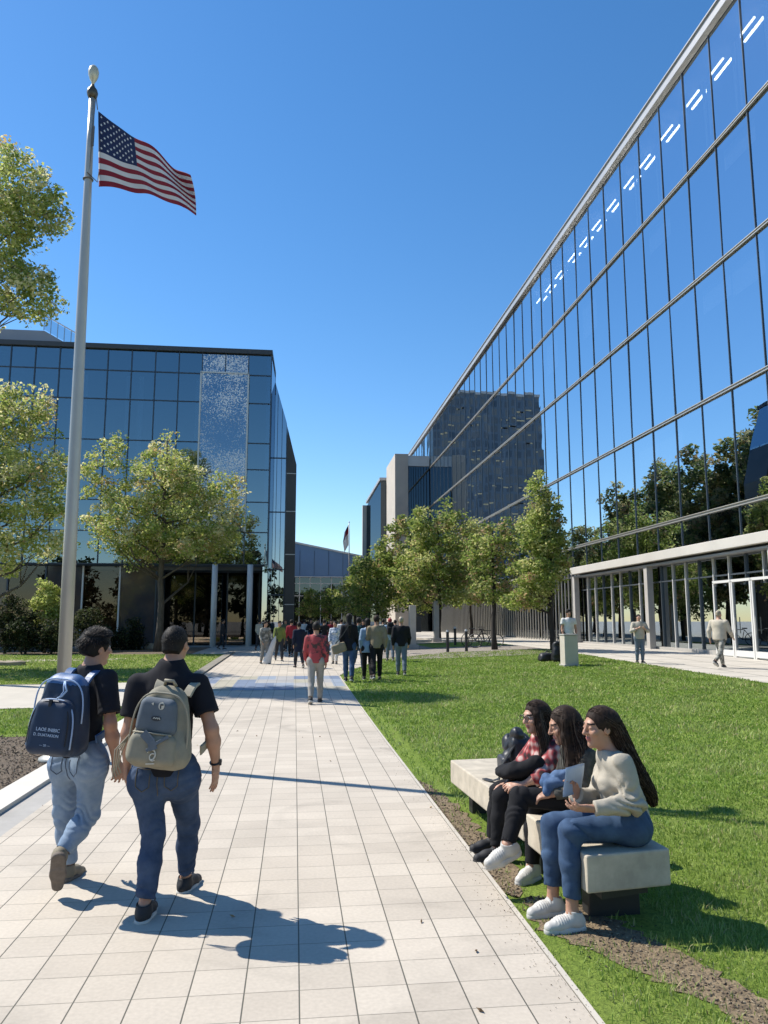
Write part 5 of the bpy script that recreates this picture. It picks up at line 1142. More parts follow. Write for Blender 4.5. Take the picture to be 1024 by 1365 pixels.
p_ = disc(k2, 'patch', -.015, .1325, hp2*.755, .017, .022, m_pt); MB().box((-.018, .1335, hp2*.77), (.018, .003, .008)).box((-.012, .1335, hp2*.745), (.007, .003, .022)).build('patch_mark', m_pt2, p_)
disc(k2, 'patch', .038, .1325, hp2*.772, .008, .010, m_pt, 3)
p_ = disc(k2, 'patch', .005, .1335, hp2*.60, .030, .015, m_pt2)
MB().tube([(x, .1355, hp2*.592+.010*abs(math.sin((x+.02)*230))) for x in np.linspace(-.02, .022, 14)], .0025, 5).build('patch_mark', m_pt, p_)
em = MB(); em.tube([(-.012+.030*math.cos(a)*(1-.03*i), .163, hp2*.175+.034*math.sin(a)*(1-.02*i)) for i, a in enumerate(np.linspace(.4, 5.2, 18))], .0045, 5).tube([(-.020+.018*math.cos(a), .164, hp2*.155+.02*math.sin(a)) for a in np.linspace(2.0, -2.4, 12)], .004, 5).box((-.01, .163, hp2*.075), (.05, .004, .006), rot=Matrix.Rotation(.15, 3, 'Y')); em.build('emblem', m_pt, k2)
MB().ribbon([(.06, .155, hp2*.42), (.0, .166, hp2*.33), (-.02, .168, hp2*.24)], [(0, 1, 0)]*3, .05, .004).ribbon([(-.09, .15, hp2*.41), (-.03, .166, hp2*.32), (.02, .168, hp2*.22)], [(0, 1, 0)]*3, .02, .005).build('flap_fold', kg, k2)
MB().tube(arch(.175, hp2*.08, hp2*.90, .05, .075), .006, 6).tube([(-.10, .132, hp2*.42), (0, .146, hp2*.425), (.13, .132, hp2*.42)], .005, 6).build('seam_piping', kl, k2, smooth=True)
MB().tube([(.03, .0, hp2*.99), (.02, .03, hp2*1.05), (-.03, .03, hp2*1.05), (-.04, .0, hp2*.99)], .010, 8).build('haul_loop', kl, k2, smooth=True)
cd = MB()
for i in range(4): cd.tube([(.185, .03, hp2*.35), (.215+.01*i, .03+.012*i, hp2*.15), (.225+.008*i, .03, -.02-.02*i), (.20+.012*i, .035, -.06-.012*i)], .004, 5)
cd.build('dangling_cord', kl, k2, smooth=True)
strap_set(k2, kl, .062, hp2*1.0, None, .10)

# ------------------------------------------------------------------ the three women on the bench
c_cream = cloth('cream knit', (.40, .36, .29), var=.08, vs=14, bs=240, bump=.5); c_grey = cloth('grey camouflage knit', (.06, .058, .05), var=.6, vs=16); c_blk = cloth('black stretch cloth', (.012, .012, .014), bump=.12)
def plaid():
    m, nt, N, L, P = NT('red plaid shirt'); tc = N.new('ShaderNodeTexCoord'); out = []
    for i, ax in enumerate((0, 2, 1)):
        s = N.new('ShaderNodeSeparateXYZ'); L.new(tc.outputs['Object'], s.inputs[0]); f_ = N.new('ShaderNodeMath'); f_.operation = 'MULTIPLY'; f_.inputs[1].default_value = 95; L.new(s.outputs[ax], f_.inputs[0])
        sn_ = N.new('ShaderNodeMath'); sn_.operation = 'SINE'; L.new(f_.outputs[0], sn_.inputs[0]); out.append(sn_.outputs[0])
    a = N.new('ShaderNodeMath'); a.operation = 'ADD'; L.new(out[0], a.inputs[0]); L.new(out[1], a.inputs[1]); b = N.new('ShaderNodeMath'); b.operation = 'ADD'; L.new(a.outputs[0], b.inputs[0]); L.new(out[2], b.inputs[1])
    r = N.new('ShaderNodeValToRGB'); r.color_ramp.elements[0].position = .2; r.color_ramp.elements[0].color = (.035, .012, .014, 1); r.color_ramp.elements[1].position = .5; r.color_ramp.elements[1].color = (.30, .03, .035, 1); e = r.color_ramp.elements.new(.9); e.color = (.50, .36, .32, 1)
    mr = N.new('ShaderNodeMapRange'); mr.inputs[1].default_value = -2.6; mr.inputs[2].default_value = 2.6; L.new(b.outputs[0], mr.inputs[0]); L.new(mr.outputs[0], r.inputs[0]); L.new(r.outputs[0], P.inputs['Base Color']); P.inputs['Roughness'].default_value = .85; return m
def sit(o, **k): return o
gw = 'women sitting on the bench'
# nearest: cream knit, blue jeans
hd = q(799, 970, 4.62); hfw = A3((-1, -.22, -.06))
J = dict(pel=q(836, 1098, 4.62), che=q(824, 1035, 4.62), nk=q(812, 1000, 4.62), hd=hd, hf=hfw, hu=A3((-.05, 0, 1)),
         sl=q(828, 1016, 4.47), sr=q(812, 1008, 4.78), el=q(846, 1070, 4.44), wl=q(790, 1078, 4.42), er=q(795, 1062, 4.86), wr=q(768, 1060, 4.74),
         hl=q(842, 1112, 4.53), hr=q(826, 1104, 4.71), kl=q(760, 1107, 4.50), kr=q(738, 1099, 4.70), al=q(763, 1209, 4.47), ar=q(737, 1192, 4.71), tl=(-.98, -.20, 0), tr=(-.96, -.28, 0),
         handl=(A3((-1, .0, .06)), A3((0, .6, .8)), A3((-.1, .7, .6)), 1.0), handr=(A3((-.35, -.35, .8)), A3((-.6, -.8, -.2)), A3((-.2, .3, .9)), 1.0))
J['al'][2] = .090; J['ar'][2] = .090
J['hl'][2] = J['hr'][2] = .545; J['pel'][2] = .575
Up = nrm(A3((-.05, 0, 1)))
hpth = [(hd+A3((.0, 0, .055)), .070), (hd+A3((.075, .0, .03)), .070), (hd+A3((.12, .0, -.07)), .068), (hd+A3((.165, -.01, -.18)), .062), (hd+A3((.22, -.02, -.29)), .060), (hd+A3((.285, -.03, -.39)), .050), (hd+A3((.31, -.03, -.45)), .022)]
st = dict(fem=True, topm=c_cream, top='long', sleeve=.97, bot=d_mid, shoe=s_white, sole=s_sole, skin='tan', hair='long', hairc='brown', hem=.0, seed=7, pwr=.013, wr=.016, closed=True, fs=.95, hairpath=hpth, cuff=.20, legw=.92, butt=.4, lace=1, bulk=1.06, tgr=.012, hs=1.0)
world_person('woman with long wavy hair in cream knit top and blue jeans, nearest on the bench', J, st, (2.05, 4.6, 0), group=gw, vox=.0055)
JW3 = J
# middle: black trousers crossed, grey top
hd = q(752, 967, 5.2)
J = dict(pel=A3((1.98, 5.22, .575)), che=q(778, 1022, 5.24), nk=q(765, 993, 5.22), hd=hd, hf=A3((-1, .05, -.28)), hu=A3((-.2, 0, 1)),
         sl=q(782, 1008, 5.08), sr=q(762, 1000, 5.38), el=q(772, 1052, 5.0), wl=q(738, 1058, 5.06), er=q(745, 1040, 5.5), wr=q(730, 1050, 5.32),
         hl=A3((1.99, 5.13, .55)), hr=A3((1.97, 5.32, .545)), kl=q(694, 1062, 5.14), kr=q(712, 1072, 5.36), al=q(676, 1128, 5.02), ar=q(709, 1148, 5.33), tl=(-.94, -.05, -.38), ul=(-.3, -.3, 1), tr=(-.75, -.62, 0),
         handl=(A3((-.9, .3, -.2)), A3((0, .3, -1)), A3((-.3, .9, 0)), .7), handr=(A3((-.9, -.2, -.2)), A3((0, -.3, -1)), A3((-.3, -.9, 0)), .7))
J['ar'][2] = .09
hpth = [(hd+A3((.0, 0, .055)), .072), (hd+A3((.06, -.02, .02)), .076), (hd+A3((.075, -.05, -.08)), .078), (hd+A3((.07, -.09, -.18)), .072), (hd+A3((.05, -.13, -.28)), .060), (hd+A3((.04, -.15, -.37)), .03)]
st = dict(fem=True, topm=c_grey, top='long', sleeve=.96, bot=c_blk, botname='trousers', shoe=s_white, sole=s_sole, skin='tan', hair='long', hairc='brown', hem=.0, seed=9, pwr=.009, wr=.012, closed=True, fs=.95, locks=[[(hd+A3((-.02, -.075, .04)), .03), (hd+A3((-.02, -.085, -.06)), .036), (hd+A3((-.0, -.10, -.16)), .04), (hd+A3((-.01, -.12, -.26)), .034), (hd+A3((-.02, -.12, -.34)), .015)]], hairpath=hpth, cuff=.06, legw=.88, butt=.4, tgr=.012, lace=1)
world_person('middle woman on the bench leaning forward with crossed legs in black trousers', J, st, (1.95, 5.22, 0), group=gw, vox=.006)
JW2 = J
# farthest: red plaid shirt and glasses
hd = q(714, 956, 5.9)
J = dict(pel=A3((1.93, 5.98, .575)), che=q(730, 1008, 5.95), nk=q(724, 982, 5.93), hd=hd, hf=A3((-1, -.35, -.12)),
         sl=q(742, 996, 5.80), sr=q(716, 990, 6.1), el=q(722, 1034, 5.68), wl=q(697, 1046, 5.70), er=q(690, 1026, 6.08), wr=q(676, 1046, 5.9),
         hl=A3((1.93, 5.90, .55)), hr=A3((1.93, 6.07, .55)), kl=q(668, 1062, 5.78), kr=q(664, 1055, 6.0), al=q(662, 1115, 5.76), ar=q(656, 1105, 6.0), tl=(-.97, -.2, 0), tr=(-.97, -.2, 0),
         handl=(A3((-.95, .2, -.1)), A3((0, .5, -.8)), A3((-.1, .8, .4)), .9), handr=(A3((-.9, -.35, -.1)), A3((0, -.5, -.8)), A3((-.1, -.8, .4)), .9))
J['al'][2] = J['ar'][2] = .09
hpth = [(hd+A3((.0, 0, .055)), .070), (hd+A3((.06, -.0, .03)), .072), (hd+A3((.10, -.01, -.07)), .070), (hd+A3((.12, -.03, -.18)), .068), (hd+A3((.12, -.05, -.28)), .058), (hd+A3((.11, -.06, -.34)), .03)]
st = dict(fem=True, topm=plaid(), top='long', sleeve=.45, bot=c_blk, botname='trousers', shoe=s_black, sole=M('dark sole', (.03, .03, .03), .7), skin='fair', hair='long', hairc='brown', hem=-.02, seed=12, pwr=.004, locks=[[(hd+A3((-.01, -.075, .03)), .026), (hd+A3((.01, -.085, -.06)), .034), (hd+A3((.03, -.10, -.16)), .038), (hd+A3((.02, -.12, -.26)), .03), (hd+A3((.01, -.12, -.32)), .012)]], hairpath=hpth, cuff=.05, legw=.9, butt=.4, tgr=.014)
w1 = world_person('farthest woman on the bench with dark glasses and a red plaid shirt', J, st, (1.9, 5.97, 0), group=gw, vox=.006)
JW1 = J
Mh = basis(J['hf'], (0, 0, 1)); gl = MB(); hc_ = J['hd']
for s in (-1, 1):
    cc = hc_+Mh[1]*.106+Mh[0]*s*.033+Mh[2]*.012
    gl.tube([cc+Mh[0]*.026*math.cos(a)+Mh[2]*.019*math.sin(a) for a in np.linspace(0, 2*math.pi, 17)], .0028, 5)
    gl.tube([cc+Mh[0]*s*.026+Mh[2]*.006, hc_+Mh[0]*s*.080+Mh[1]*.01+Mh[2]*.01], .0022, 5)
gl.tube([hc_+Mh[1]*.109-Mh[0]*.008+Mh[2]*.016, hc_+Mh[1]*.109+Mh[0]*.008+Mh[2]*.016], .0025, 5)
tag(gl.build('eyeglasses', m_leg, smooth=True), 'dark framed eyeglasses on the farthest woman on the bench', 'glasses')
# things held or lying about
pc = JW3['wr']+A3((-.03, -.05, .10))
pp = MB(); pm = Matrix.Rotation(R(12), 3, 'Z') @ Matrix.Rotation(R(-78), 3, 'X') @ Matrix.Rotation(R(-8), 3, 'Y')
NP = 8; vs = []
for j in range(NP+1):
    for i in range(NP+1): u, v = i/NP-.5, j/NP-.5; vs.append(tuple(Vector(pc)+pm @ Vector((u*.165, v*.185, .012*math.sin(u*3)+.004*math.sin(v*5)))))
ob = link('paper', npmesh('paper', vs, [(j*(NP+1)+i, j*(NP+1)+i+1, (j+1)*(NP+1)+i+1, (j+1)*(NP+1)+i) for j in range(NP) for i in range(NP)]), M('pale blue paper', (.34, .45, .60), .6, var=.06, vscale=12), None, True)
ob.modifiers.new('thick', 'SOLIDIFY').thickness = .0012; tag(ob, 'pale blue sheet of paper held up by the nearest woman', 'paper')
lap = (JW2['kl']+JW2['hl'])/2+A3((-.0, -.02, .12))
f = SDF(.008); f.ell(lap, (.11, .085, .045), k=.04); f.ell(lap+A3((.05, -.03, .03)), (.075, .06, .05), k=.05); f.cone(lap+A3((-.06, .03, .02)), lap+A3((-.09, -.07, -.05)), .035, .02, k=.03); f.noise(lambda P: (ridge(vnoise(P, 9, 3)*4)+vnoise(P, 34, 6)*.5)*.010)
tag(link('denim_jacket', f.mesh('denim_jacket', 1), denim('washed blue denim', (.035, .075, .16), (.11, .17, .28)), None, True), 'bundled blue denim jacket on the lap of the middle woman', 'jacket')
lap = (JW1['kl']+JW1['hl'])/2+A3((-.05, .02, .12))
f = SDF(.009); f.ell(lap, (.16, .15, .06), k=.04); f.cone(lap+A3((-.04, -.1, .02)), lap+A3((.12, -.15, .08)), .05, .06, k=.05); f.noise(lambda P: (vnoise(P, 14, 5)+vnoise(P, 30, 8)*.5)*.012)
tag(link('black_jacket', f.mesh('black_jacket', 1), c_blk, None, True), 'crumpled black jacket on the lap of the farthest woman', 'jacket')
# dark bag standing on the bench beyond them
bp = at(687, 1012, 6.5); e = empty('rucksack', (bp.x+.02, 6.48, .44)); tag(e, 'black rucksack standing on the bench beyond the farthest woman', 'rucksack')
f = SDF(.009); f.box((0, 0, .18), (.11, .14, .18), .07, k=.02, taper=.25); f.cone((.02, -.03, .26), (-.03, -.07, .37), .085, .05, k=.05); f.cone((-.05, .08, .30), (-.10, -.06, .16), .05, .035, k=.03); f.noise(lambda P: ridge(vnoise(P, 7, 5)*4)*.012+vnoise(P, 24, 2)*.006)
link('main_bag', f.mesh('main_bag', 1), M('black nylon', (.012, .014, .02), .45, var=.3, vscale=9, bump=.3, bscale=50, bdist=.004), e, True)
f = SDF(.009); f.box((-.13, 0, .1), (.035, .11, .09), .03, k=.02); f.noise(lambda P: vnoise(P, 12, 5)*.006); link('front_pocket', f.mesh('front_pocket', 1), M('charcoal nylon', (.03, .032, .04), .5), e, True)
MB().ribbon([(-.05, -.1, .3), (-.17, -.13, .14), (-.21, -.16, .03), (-.26, -.12, .008), (-.30, -.02, .006)], [(-1, 0, .3), (-1, 0, .3), (-.6, 0, .8), (0, 0, 1), (0, 0, 1)], .05, .008).build('strap', m_leg, e)
# ------------------------------------------------------------------ the crowd on the path and the people by the glass building
def colc(name, c, **k): return cloth(name, c, bump=0, **k)
CM = {'navy': colc('navy coat', (.012, .016, .032)), 'black': c_blk, 'red': cloth('red patterned fleece', (.33, .05, .055), bump=0), 'grey': colc('grey trousers', (.20, .20, .19)), 'stone': colc('stone trousers', (.30, .28, .25)),
      'charcoal': colc('charcoal cloth', (.035, .036, .04)), 'tan': colc('tan jumper', (.25, .20, .13)), 'sky': colc('pale blue cloth', (.24, .33, .44)), 'white': colc('white cotton', (.62, .60, .57)), 'olive': colc('olive cloth', (.09, .095, .06)),
      'beige': colc('beige shirt', (.46, .41, .33)), 'jeans': d_mid, 'djeans': d_dark, 'gjeans': colc('grey blue jeans', (.13, .16, .20)), 'hi': colc('yellow green vest', (.16, .19, .05)), 'maroon': colc('maroon top', (.22, .02, .03)),
      'camo': M('grey camouflage cloth', (.10, .10, .085), .85, col2=(.36, .34, .29), vscale=9, thr=(.42, .58)), 'floral': M('blue and white print', (.16, .24, .36), .8, col2=(.60, .62, .64), vscale=22, thr=(.42, .58)), 'redprint': M('red and dark print fleece', (.05, .03, .03), .85, col2=(.34, .05, .055), vscale=7, thr=(.40, .46))}
def walker(label, fx, fy, heady, yaw, top, bot, kind='long', hair='short', hairc='black', phase=1, stride=1.0, skin_='tan', fem=False, sleeve=.96, coat=0, group='people in the crowd on the path', vox=.02, arms=None, elev=0, bulk=1.0, hmax=1.92, D=None, name='person', hairlen=0, lean=0, shoe=None, topname='shirt', botname='trousers', tfm=None):
    b = gp(fx, fy) if D is None else Vector((at(fx, fy, D).x, D, 0)); b.z = g(b.x, b.y)+elev
    hgt = min(hmax, max(1.55, at(fx, heady, b.y).z-b.z)); s = hgt/1.75
    hw, sw = (.085, .165) if fem else (.09, .185); sw *= bulk
    a1, a2, kb1, kb2 = (R(17)*stride, -R(17)*stride, R(6), R(24)*stride)
    J = {}
    for sd, (a, kb) in (('l', (a1, kb1) if phase > 0 else (a2, kb2)), ('r', (a2, kb2) if phase > 0 else (a1, kb1))):
        e = -1 if sd == 'l' else 1; h_ = A3((e*hw, 0, 0)); k_ = h_+.42*A3((0, math.sin(a), -math.cos(a))); n_ = k_+.41*A3((0, math.sin(a-kb), -math.cos(a-kb)))
        J['h'+sd], J['k'+sd], J['a'+sd] = h_, k_, n_; J['t'+sd] = (e*.12, 1, 0) if a >= 0 else (e*.1, 1, -.5*stride)
        J['u'+sd] = (0, .4*(a < 0)*stride, 1)
        sh_ = A3((e*sw*.94, .0, .495)); aa = -a*.9
        el = sh_+.285*A3((e*.16, math.sin(aa), -math.cos(aa))); wr_ = el+.245*A3((-e*.04, math.sin(aa+R(22)), -math.cos(aa+R(22))))
        if arms:
            ta = A3(arms[sd]); wr_ = ta; el = ik(sh_, ta, .285, .245, (e*.8, -.5, -.6))
        J['s'+sd], J['e'+sd], J['w'+sd] = sh_, el, wr_
    J['pel'] = A3((0, 0, .03)); J['che'] = A3((0, .0+lean*.35, .40)); J['nk'] = A3((0, -.005+lean*.5, .565)); J['hd'] = A3((0, .02+lean*.62, .72)); J['hf'] = A3((0, 1, -.03))
    for k in ('sl', 'sr', 'el', 'er', 'wl', 'wr'): J[k] = J[k]+A3((0, lean*.45, 0))
    zmin = min(J['al'][2], J['ar'][2]); 
    for k in J:
        if k[0] in 'hkasewpcn' and k not in ('hf', 'hu'): J[k] = (J[k]+A3((0, 0, .087-zmin)))*s
    st = dict(topm=top, bot=bot, top=kind, sleeve=sleeve, shoe=shoe or s_black, sole=s_sole, skin=skin_, hair=hair, hairc=hairc, fem=fem, sc=s, simplehand=vox > .011, seed=int(fx) % 17+1, coat=coat, bulk=bulk, tgr=.014, hem=-.06, butt=.4, hipw=.94, topname=topname, botname=botname, tfm=tfm)
    if hairlen:
        h0 = J['hd']; st['hairpath'] = [(h0+A3((0, -.02, .05))*s, .075*s), (h0+A3((0, -.07, -.05))*s, .072*s), (h0+A3((.01, -.10, -.2))*s, .07*s), (h0+A3((.02, -.12, -.1-hairlen))*s, .035*s)]
    o = person(label, J, st, group, vox=vox); o.location = b; o.rotation_euler = (0, 0, -yaw); return o, J, s, b
walker('man in red patterned fleece and pale trousers walking alone on the path', 420.5, 938.5, 829, R(4), CM['redprint'], CM['stone'], phase=-1, stride=.75, vox=.0105, hair='short', bulk=1.05, hmax=1.88)
walker('person in grey clothes at the left edge of the crowd beside the white bag', 353, 886, 828, R(150), CM['camo'], CM['grey'], vox=.018, stride=.4)
walker('person in yellow green vest and dark jacket left of the navy coat', 372, 882, 827, R(170), CM['hi'], CM['charcoal'], vox=.018, stride=1.1)
walker('person in long navy coat walking left of the red fleece', 398, 891, 832, R(-15), CM['navy'], CM['charcoal'], coat=.32, vox=.017, stride=.8, topname='coat')
walker('person in maroon top half hidden behind the navy coat', 388, 876, 826, R(10), CM['maroon'], CM['black'], vox=.02, stride=.6)
o, J, s, b = walker('woman with long black hair, dark top and blue jeans on the lawn edge', 465, 909, 818, R(8), CM['black'], CM['jeans'], vox=.0135, fem=True, hairlen=.38, hair='long', coat=.14, stride=.55, hmax=1.95)
walker('person in dark jacket just right of the long haired woman', 478, 897, 822, R(20), CM['charcoal'], CM['djeans'], vox=.017, stride=1.1, phase=-1, arms={'l': (-.2, .1, .1), 'r': (.1, .27, .3)})
walker('woman in pale grey blue jacket and black leggings left of the tan jumper', 490, 907, 824, R(0), CM['sky'], CM['black'], vox=.0135, fem=True, hairlen=.12, hair='long', coat=.16, stride=.7, topname='jacket')
walker('person in tan jumper and black trousers beside the pale blue jacket', 502, 907.5, 820, R(3), CM['tan'], CM['black'], vox=.0135, hair='short', hairc='brown', stride=.8, phase=-1, bulk=1.12, hmax=1.95)
walker('man in black jacket and grey blue jeans at the right end of the group', 535, 901, 822, R(5), CM['black'], CM['gjeans'], vox=.0145, hair='crop', hairc='grey', stride=.6, bulk=1.15, hmax=1.92, topname='jacket')
walker('person in pale blue shirt and red cap behind the black jacket', 520, 882, 824, R(0), CM['sky'], CM['gjeans'], vox=.018, hair='cap', hairc='red', stride=.7)
walker('person in blue and white print behind the red fleece', 446, 886, 829, R(190), CM['floral'], CM['white'], vox=.018, fem=True, hairlen=.1, hair='long', coat=.3, stride=.5, topname='dress')
far = [('small far person in black left of the printed dress', 432, 874, 826, 'black', 'charcoal', 5), ('small far person in red top between the dress and long haired woman', 441, 870, 826, 'maroon', 'djeans', 170), ('small far person in white top near the crowd centre', 455, 868, 827, 'white', 'djeans', 0),
       ('far person in navy behind the pale blue jacket', 484, 872, 826, 'navy', 'grey', 180), ('far person in grey top behind the tan jumper', 511, 870, 827, 'camo', 'black', 10), ('far person in olive top left of the maroon top', 380, 869, 828, 'olive', 'charcoal', 190),
       ('small far person in pale shirt left of the grey clothed person', 345, 868, 829, 'beige', 'charcoal', 20), ('far person in black coat at the crowd right side', 527, 872, 828, 'charcoal', 'black', 0), ('far person in sky blue near the low hall doors', 424, 862, 829, 'sky', 'djeans', 180), ('far person in dark red near the low hall doors', 466, 863, 829, 'maroon', 'black', 0),
       ('tiny person in dark clothes by the pale building columns', 296, 866, 832, 'charcoal', 'charcoal', 90), ('far person in white shirt deep in the crowd', 405, 863, 829, 'white', 'charcoal', 0), ('far person in black deep in the crowd at left', 414, 866, 828, 'black', 'djeans', 175)]
for i, (lab, x, y, hy, t_, b_, yw) in enumerate(far):
    walker(lab, x, y, hy, R(yw), CM[t_], CM[b_], vox=.026, stride=(.3, .9, .6, 1.1)[i % 4], arms={'l': (-.12, .26, .22), 'r': (.12, .30, .26)} if i % 4 == 0 else None, phase=1 if i % 2 else -1, fem=i % 3 == 0, hair='short')
gs_ = 'people by the glass building'
walker('man in beige shirt standing with both hands at his chest before the glass building', 854, 884.6, 819, R(186), CM['beige'], CM['gjeans'], vox=.013, hair='crop', stride=.15, bulk=1.22, arms={'l': (-.12, .22, .34), 'r': (.12, .22, .34)}, group=gs_, hmax=2.0, skin_='fair', sleeve=.6)
walker('man in pale shirt and camouflage trousers striding right along the sidewalk', 962, 891, 812, R(60), CM['beige'], CM['camo'], vox=.012, hair='crop', hairc='red' if False else 'grey', stride=1.25, bulk=1.35, group=gs_, hmax=2.05, skin_='fair', sleeve=.9)
# concrete plinth with a person in a white shirt behind it, and black bags beside
pb = gp(763, 889); pz = pb.z
P2 = empty('concrete_plinth', pb); tag(P2, 'pale square concrete plinth on the far lawn in front of a standing person', 'plinth')
ph = at(763, 847, pb.y).z-pz
part('post', MB().box((pb.x, pb.y+.24, pz+ph/2), (.46, .46, ph)), m_conc, P2, .015)
part('cap', MB().box((pb.x, pb.y+.24, pz+ph+.02), (.5, .5, .04)), m_concg, P2, .008)
part('base', MB().box((pb.x, pb.y+.24, pz+.03), (.54, .54, .08)), m_concg, P2, .008)
walker('person in white shirt with dark hair standing behind the pale plinth', 760, 884, 813, R(180), CM['white'], CM['charcoal'], vox=.014, stride=.1, group=gs_, hmax=2.05, bulk=1.1, sleeve=.5, kind='tee')
for i, (x, y, dx, sz, lab) in enumerate([(733, 882, 0, (.42, .2, .16), 'low black duffel bag lying left of the other bags on the lawn'), (743, 883, .0, (.2, .17, .38), 'upright black bag leaning beside the pale plinth')]):
    p = gp(x, y); e = empty('bag', p); tag(e, lab, 'bag', 'black bags by the plinth')
    f = SDF(.02); f.box((0, 0, sz[2]), sz, min(sz)*.7, k=.02, taper=.15 if i == 0 else .35); f.noise(lambda P: vnoise(P, 7, i)*.02); link('body', f.mesh('bag_body'), M('black bag nylon', (.01, .01, .012), .5), e, True)
    MB().tube([(-sz[0]*.45, -.04, sz[2]*1.8), (-sz[0]*.3, -.06, sz[2]*2.3), (sz[0]*.3, -.06, sz[2]*2.3), (sz[0]*.45, -.04, sz[2]*1.8)], .018, 6).build('handle', m_leg, e)
# white bag standing at the crowd's left edge
p = gp(362, 886); e = empty('shopping_bag', p); tag(e, 'tall white bag standing at the left edge of the crowd', 'bag')
f = SDF(.025); f.cone((-.18, 0, .08), (.12, 0, 1.0), .16, .05, k=.05, flat=((0, 1, 0), 1.6)); f.noise(lambda P: vnoise(P, 5)*.02); f.ops = [op[:5]+((((0, 0, 0), (0, 0, -1)),),)+op[6:] for op in f.ops]; link('body', f.mesh('shopping_bag'), CM['white'], e, True)
MB().tube([(.1, 0, 1.0), (.16, 0, 1.25), (.2, 0, 1.05)], .015, 6).build('handle', m_leg, e)
# slim concrete posts and bollards between the trees
for i, (x, y, t_, wd, lab) in enumerate([(550, 866, 807, .34, 'thicker pale concrete post with dark box, left of the pair under the trees'), (582, 856, 801, .32, 'slim pale concrete post right of the pair under the trees')]):
    b = gp(x, y); h_ = at(x, t_, b.y).z-b.z; e = empty('concrete_post', b); tag(e, lab, 'post', 'concrete posts under the trees')
    part('shaft', MB().box((b.x, b.y, b.z+h_/2), (wd, wd, h_)), m_conc, e, .02); part('footing', MB().box((b.x, b.y, b.z+.1), (wd+.25, wd+.25, .3)), m_concg, e, .02)
    if i == 0: part('control_box', MB().box((b.x+.30, b.y-.02, b.z+1.25), (.28, .25, .75)), m_leg, e, .02)
bl = None
for i, (x, y) in enumerate([(597, 870), (622, 869), (607, 861)]):
    b = gp(x, y); e = empty('bollard', b); tag(e, ['dark bollard nearest the thicker concrete post in the gravel', 'dark bollard in the gravel nearest the thin brownish tree', 'dark bollard farthest back in the gravel bed'][i], 'bollard', 'dark bollards in the gravel')
    part('post', MB().tube([b, b+Vector((0, 0, .95))], .07, 10), m_leg, e, smooth=False); part('cap', MB().tube([b+Vector((0, 0, .93)), b+Vector((0, 0, 1.02))], [.085, .06], 10), m_rail, e)
def bicycle(label, b, yaw):
    e = empty('bicycle', b, yaw); tag(e, label, 'bicycle', 'bicycles parked under the trees')
    for x in (-.52, .52):
        w_ = MB().tube([(x+.33*math.cos(a), 0, .35+.33*math.sin(a)) for a in np.linspace(0, 2*math.pi, 25)], .022, 6).build('wheel', m_leg, e)
        s_ = MB()
        for a in np.linspace(0, math.pi, 7)[:-1]: s_.tube([(x+.32*math.cos(a), 0, .35+.32*math.sin(a)), (x-.32*math.cos(a), 0, .35-.32*math.sin(a))], .004, 4)
        s_.build('spokes', m_rail, w_)
    f = MB(); B_, S_, H_, R_, Ft = (-.05, 0, .32), (-.18, 0, .85), (.38, 0, .85), (-.52, 0, .35), (.52, 0, .35)
    for a, c_ in ((B_, S_), (S_, H_), (B_, (.40, 0, .78)), (S_, R_), (B_, R_), (H_, Ft)): f.tube([a, c_], .02, 6)
    f.build('frame', M('dark red bicycle paint', (.06, .015, .015), .4) if yaw > 0 else m_leg, e)
    MB().box((-.2, 0, .92), (.26, .14, .06)).build('saddle', m_leg, e, bevel=.02); MB().tube([(.36, 0, .85), (.36, 0, .98)], .018, 6).tube([(.34, -.28, .99), (.4, -.1, 1.0), (.4, .1, 1.0), (.34, .28, .99)], .015, 6).build('handlebar', m_leg, e)
bicycle('dark bicycle parked left of the other under the trees by the fins', gp(634, 862), R(20)); bicycle('dark bicycle parked nearest the thin brownish tree trunk', gp(648, 864), R(-14))
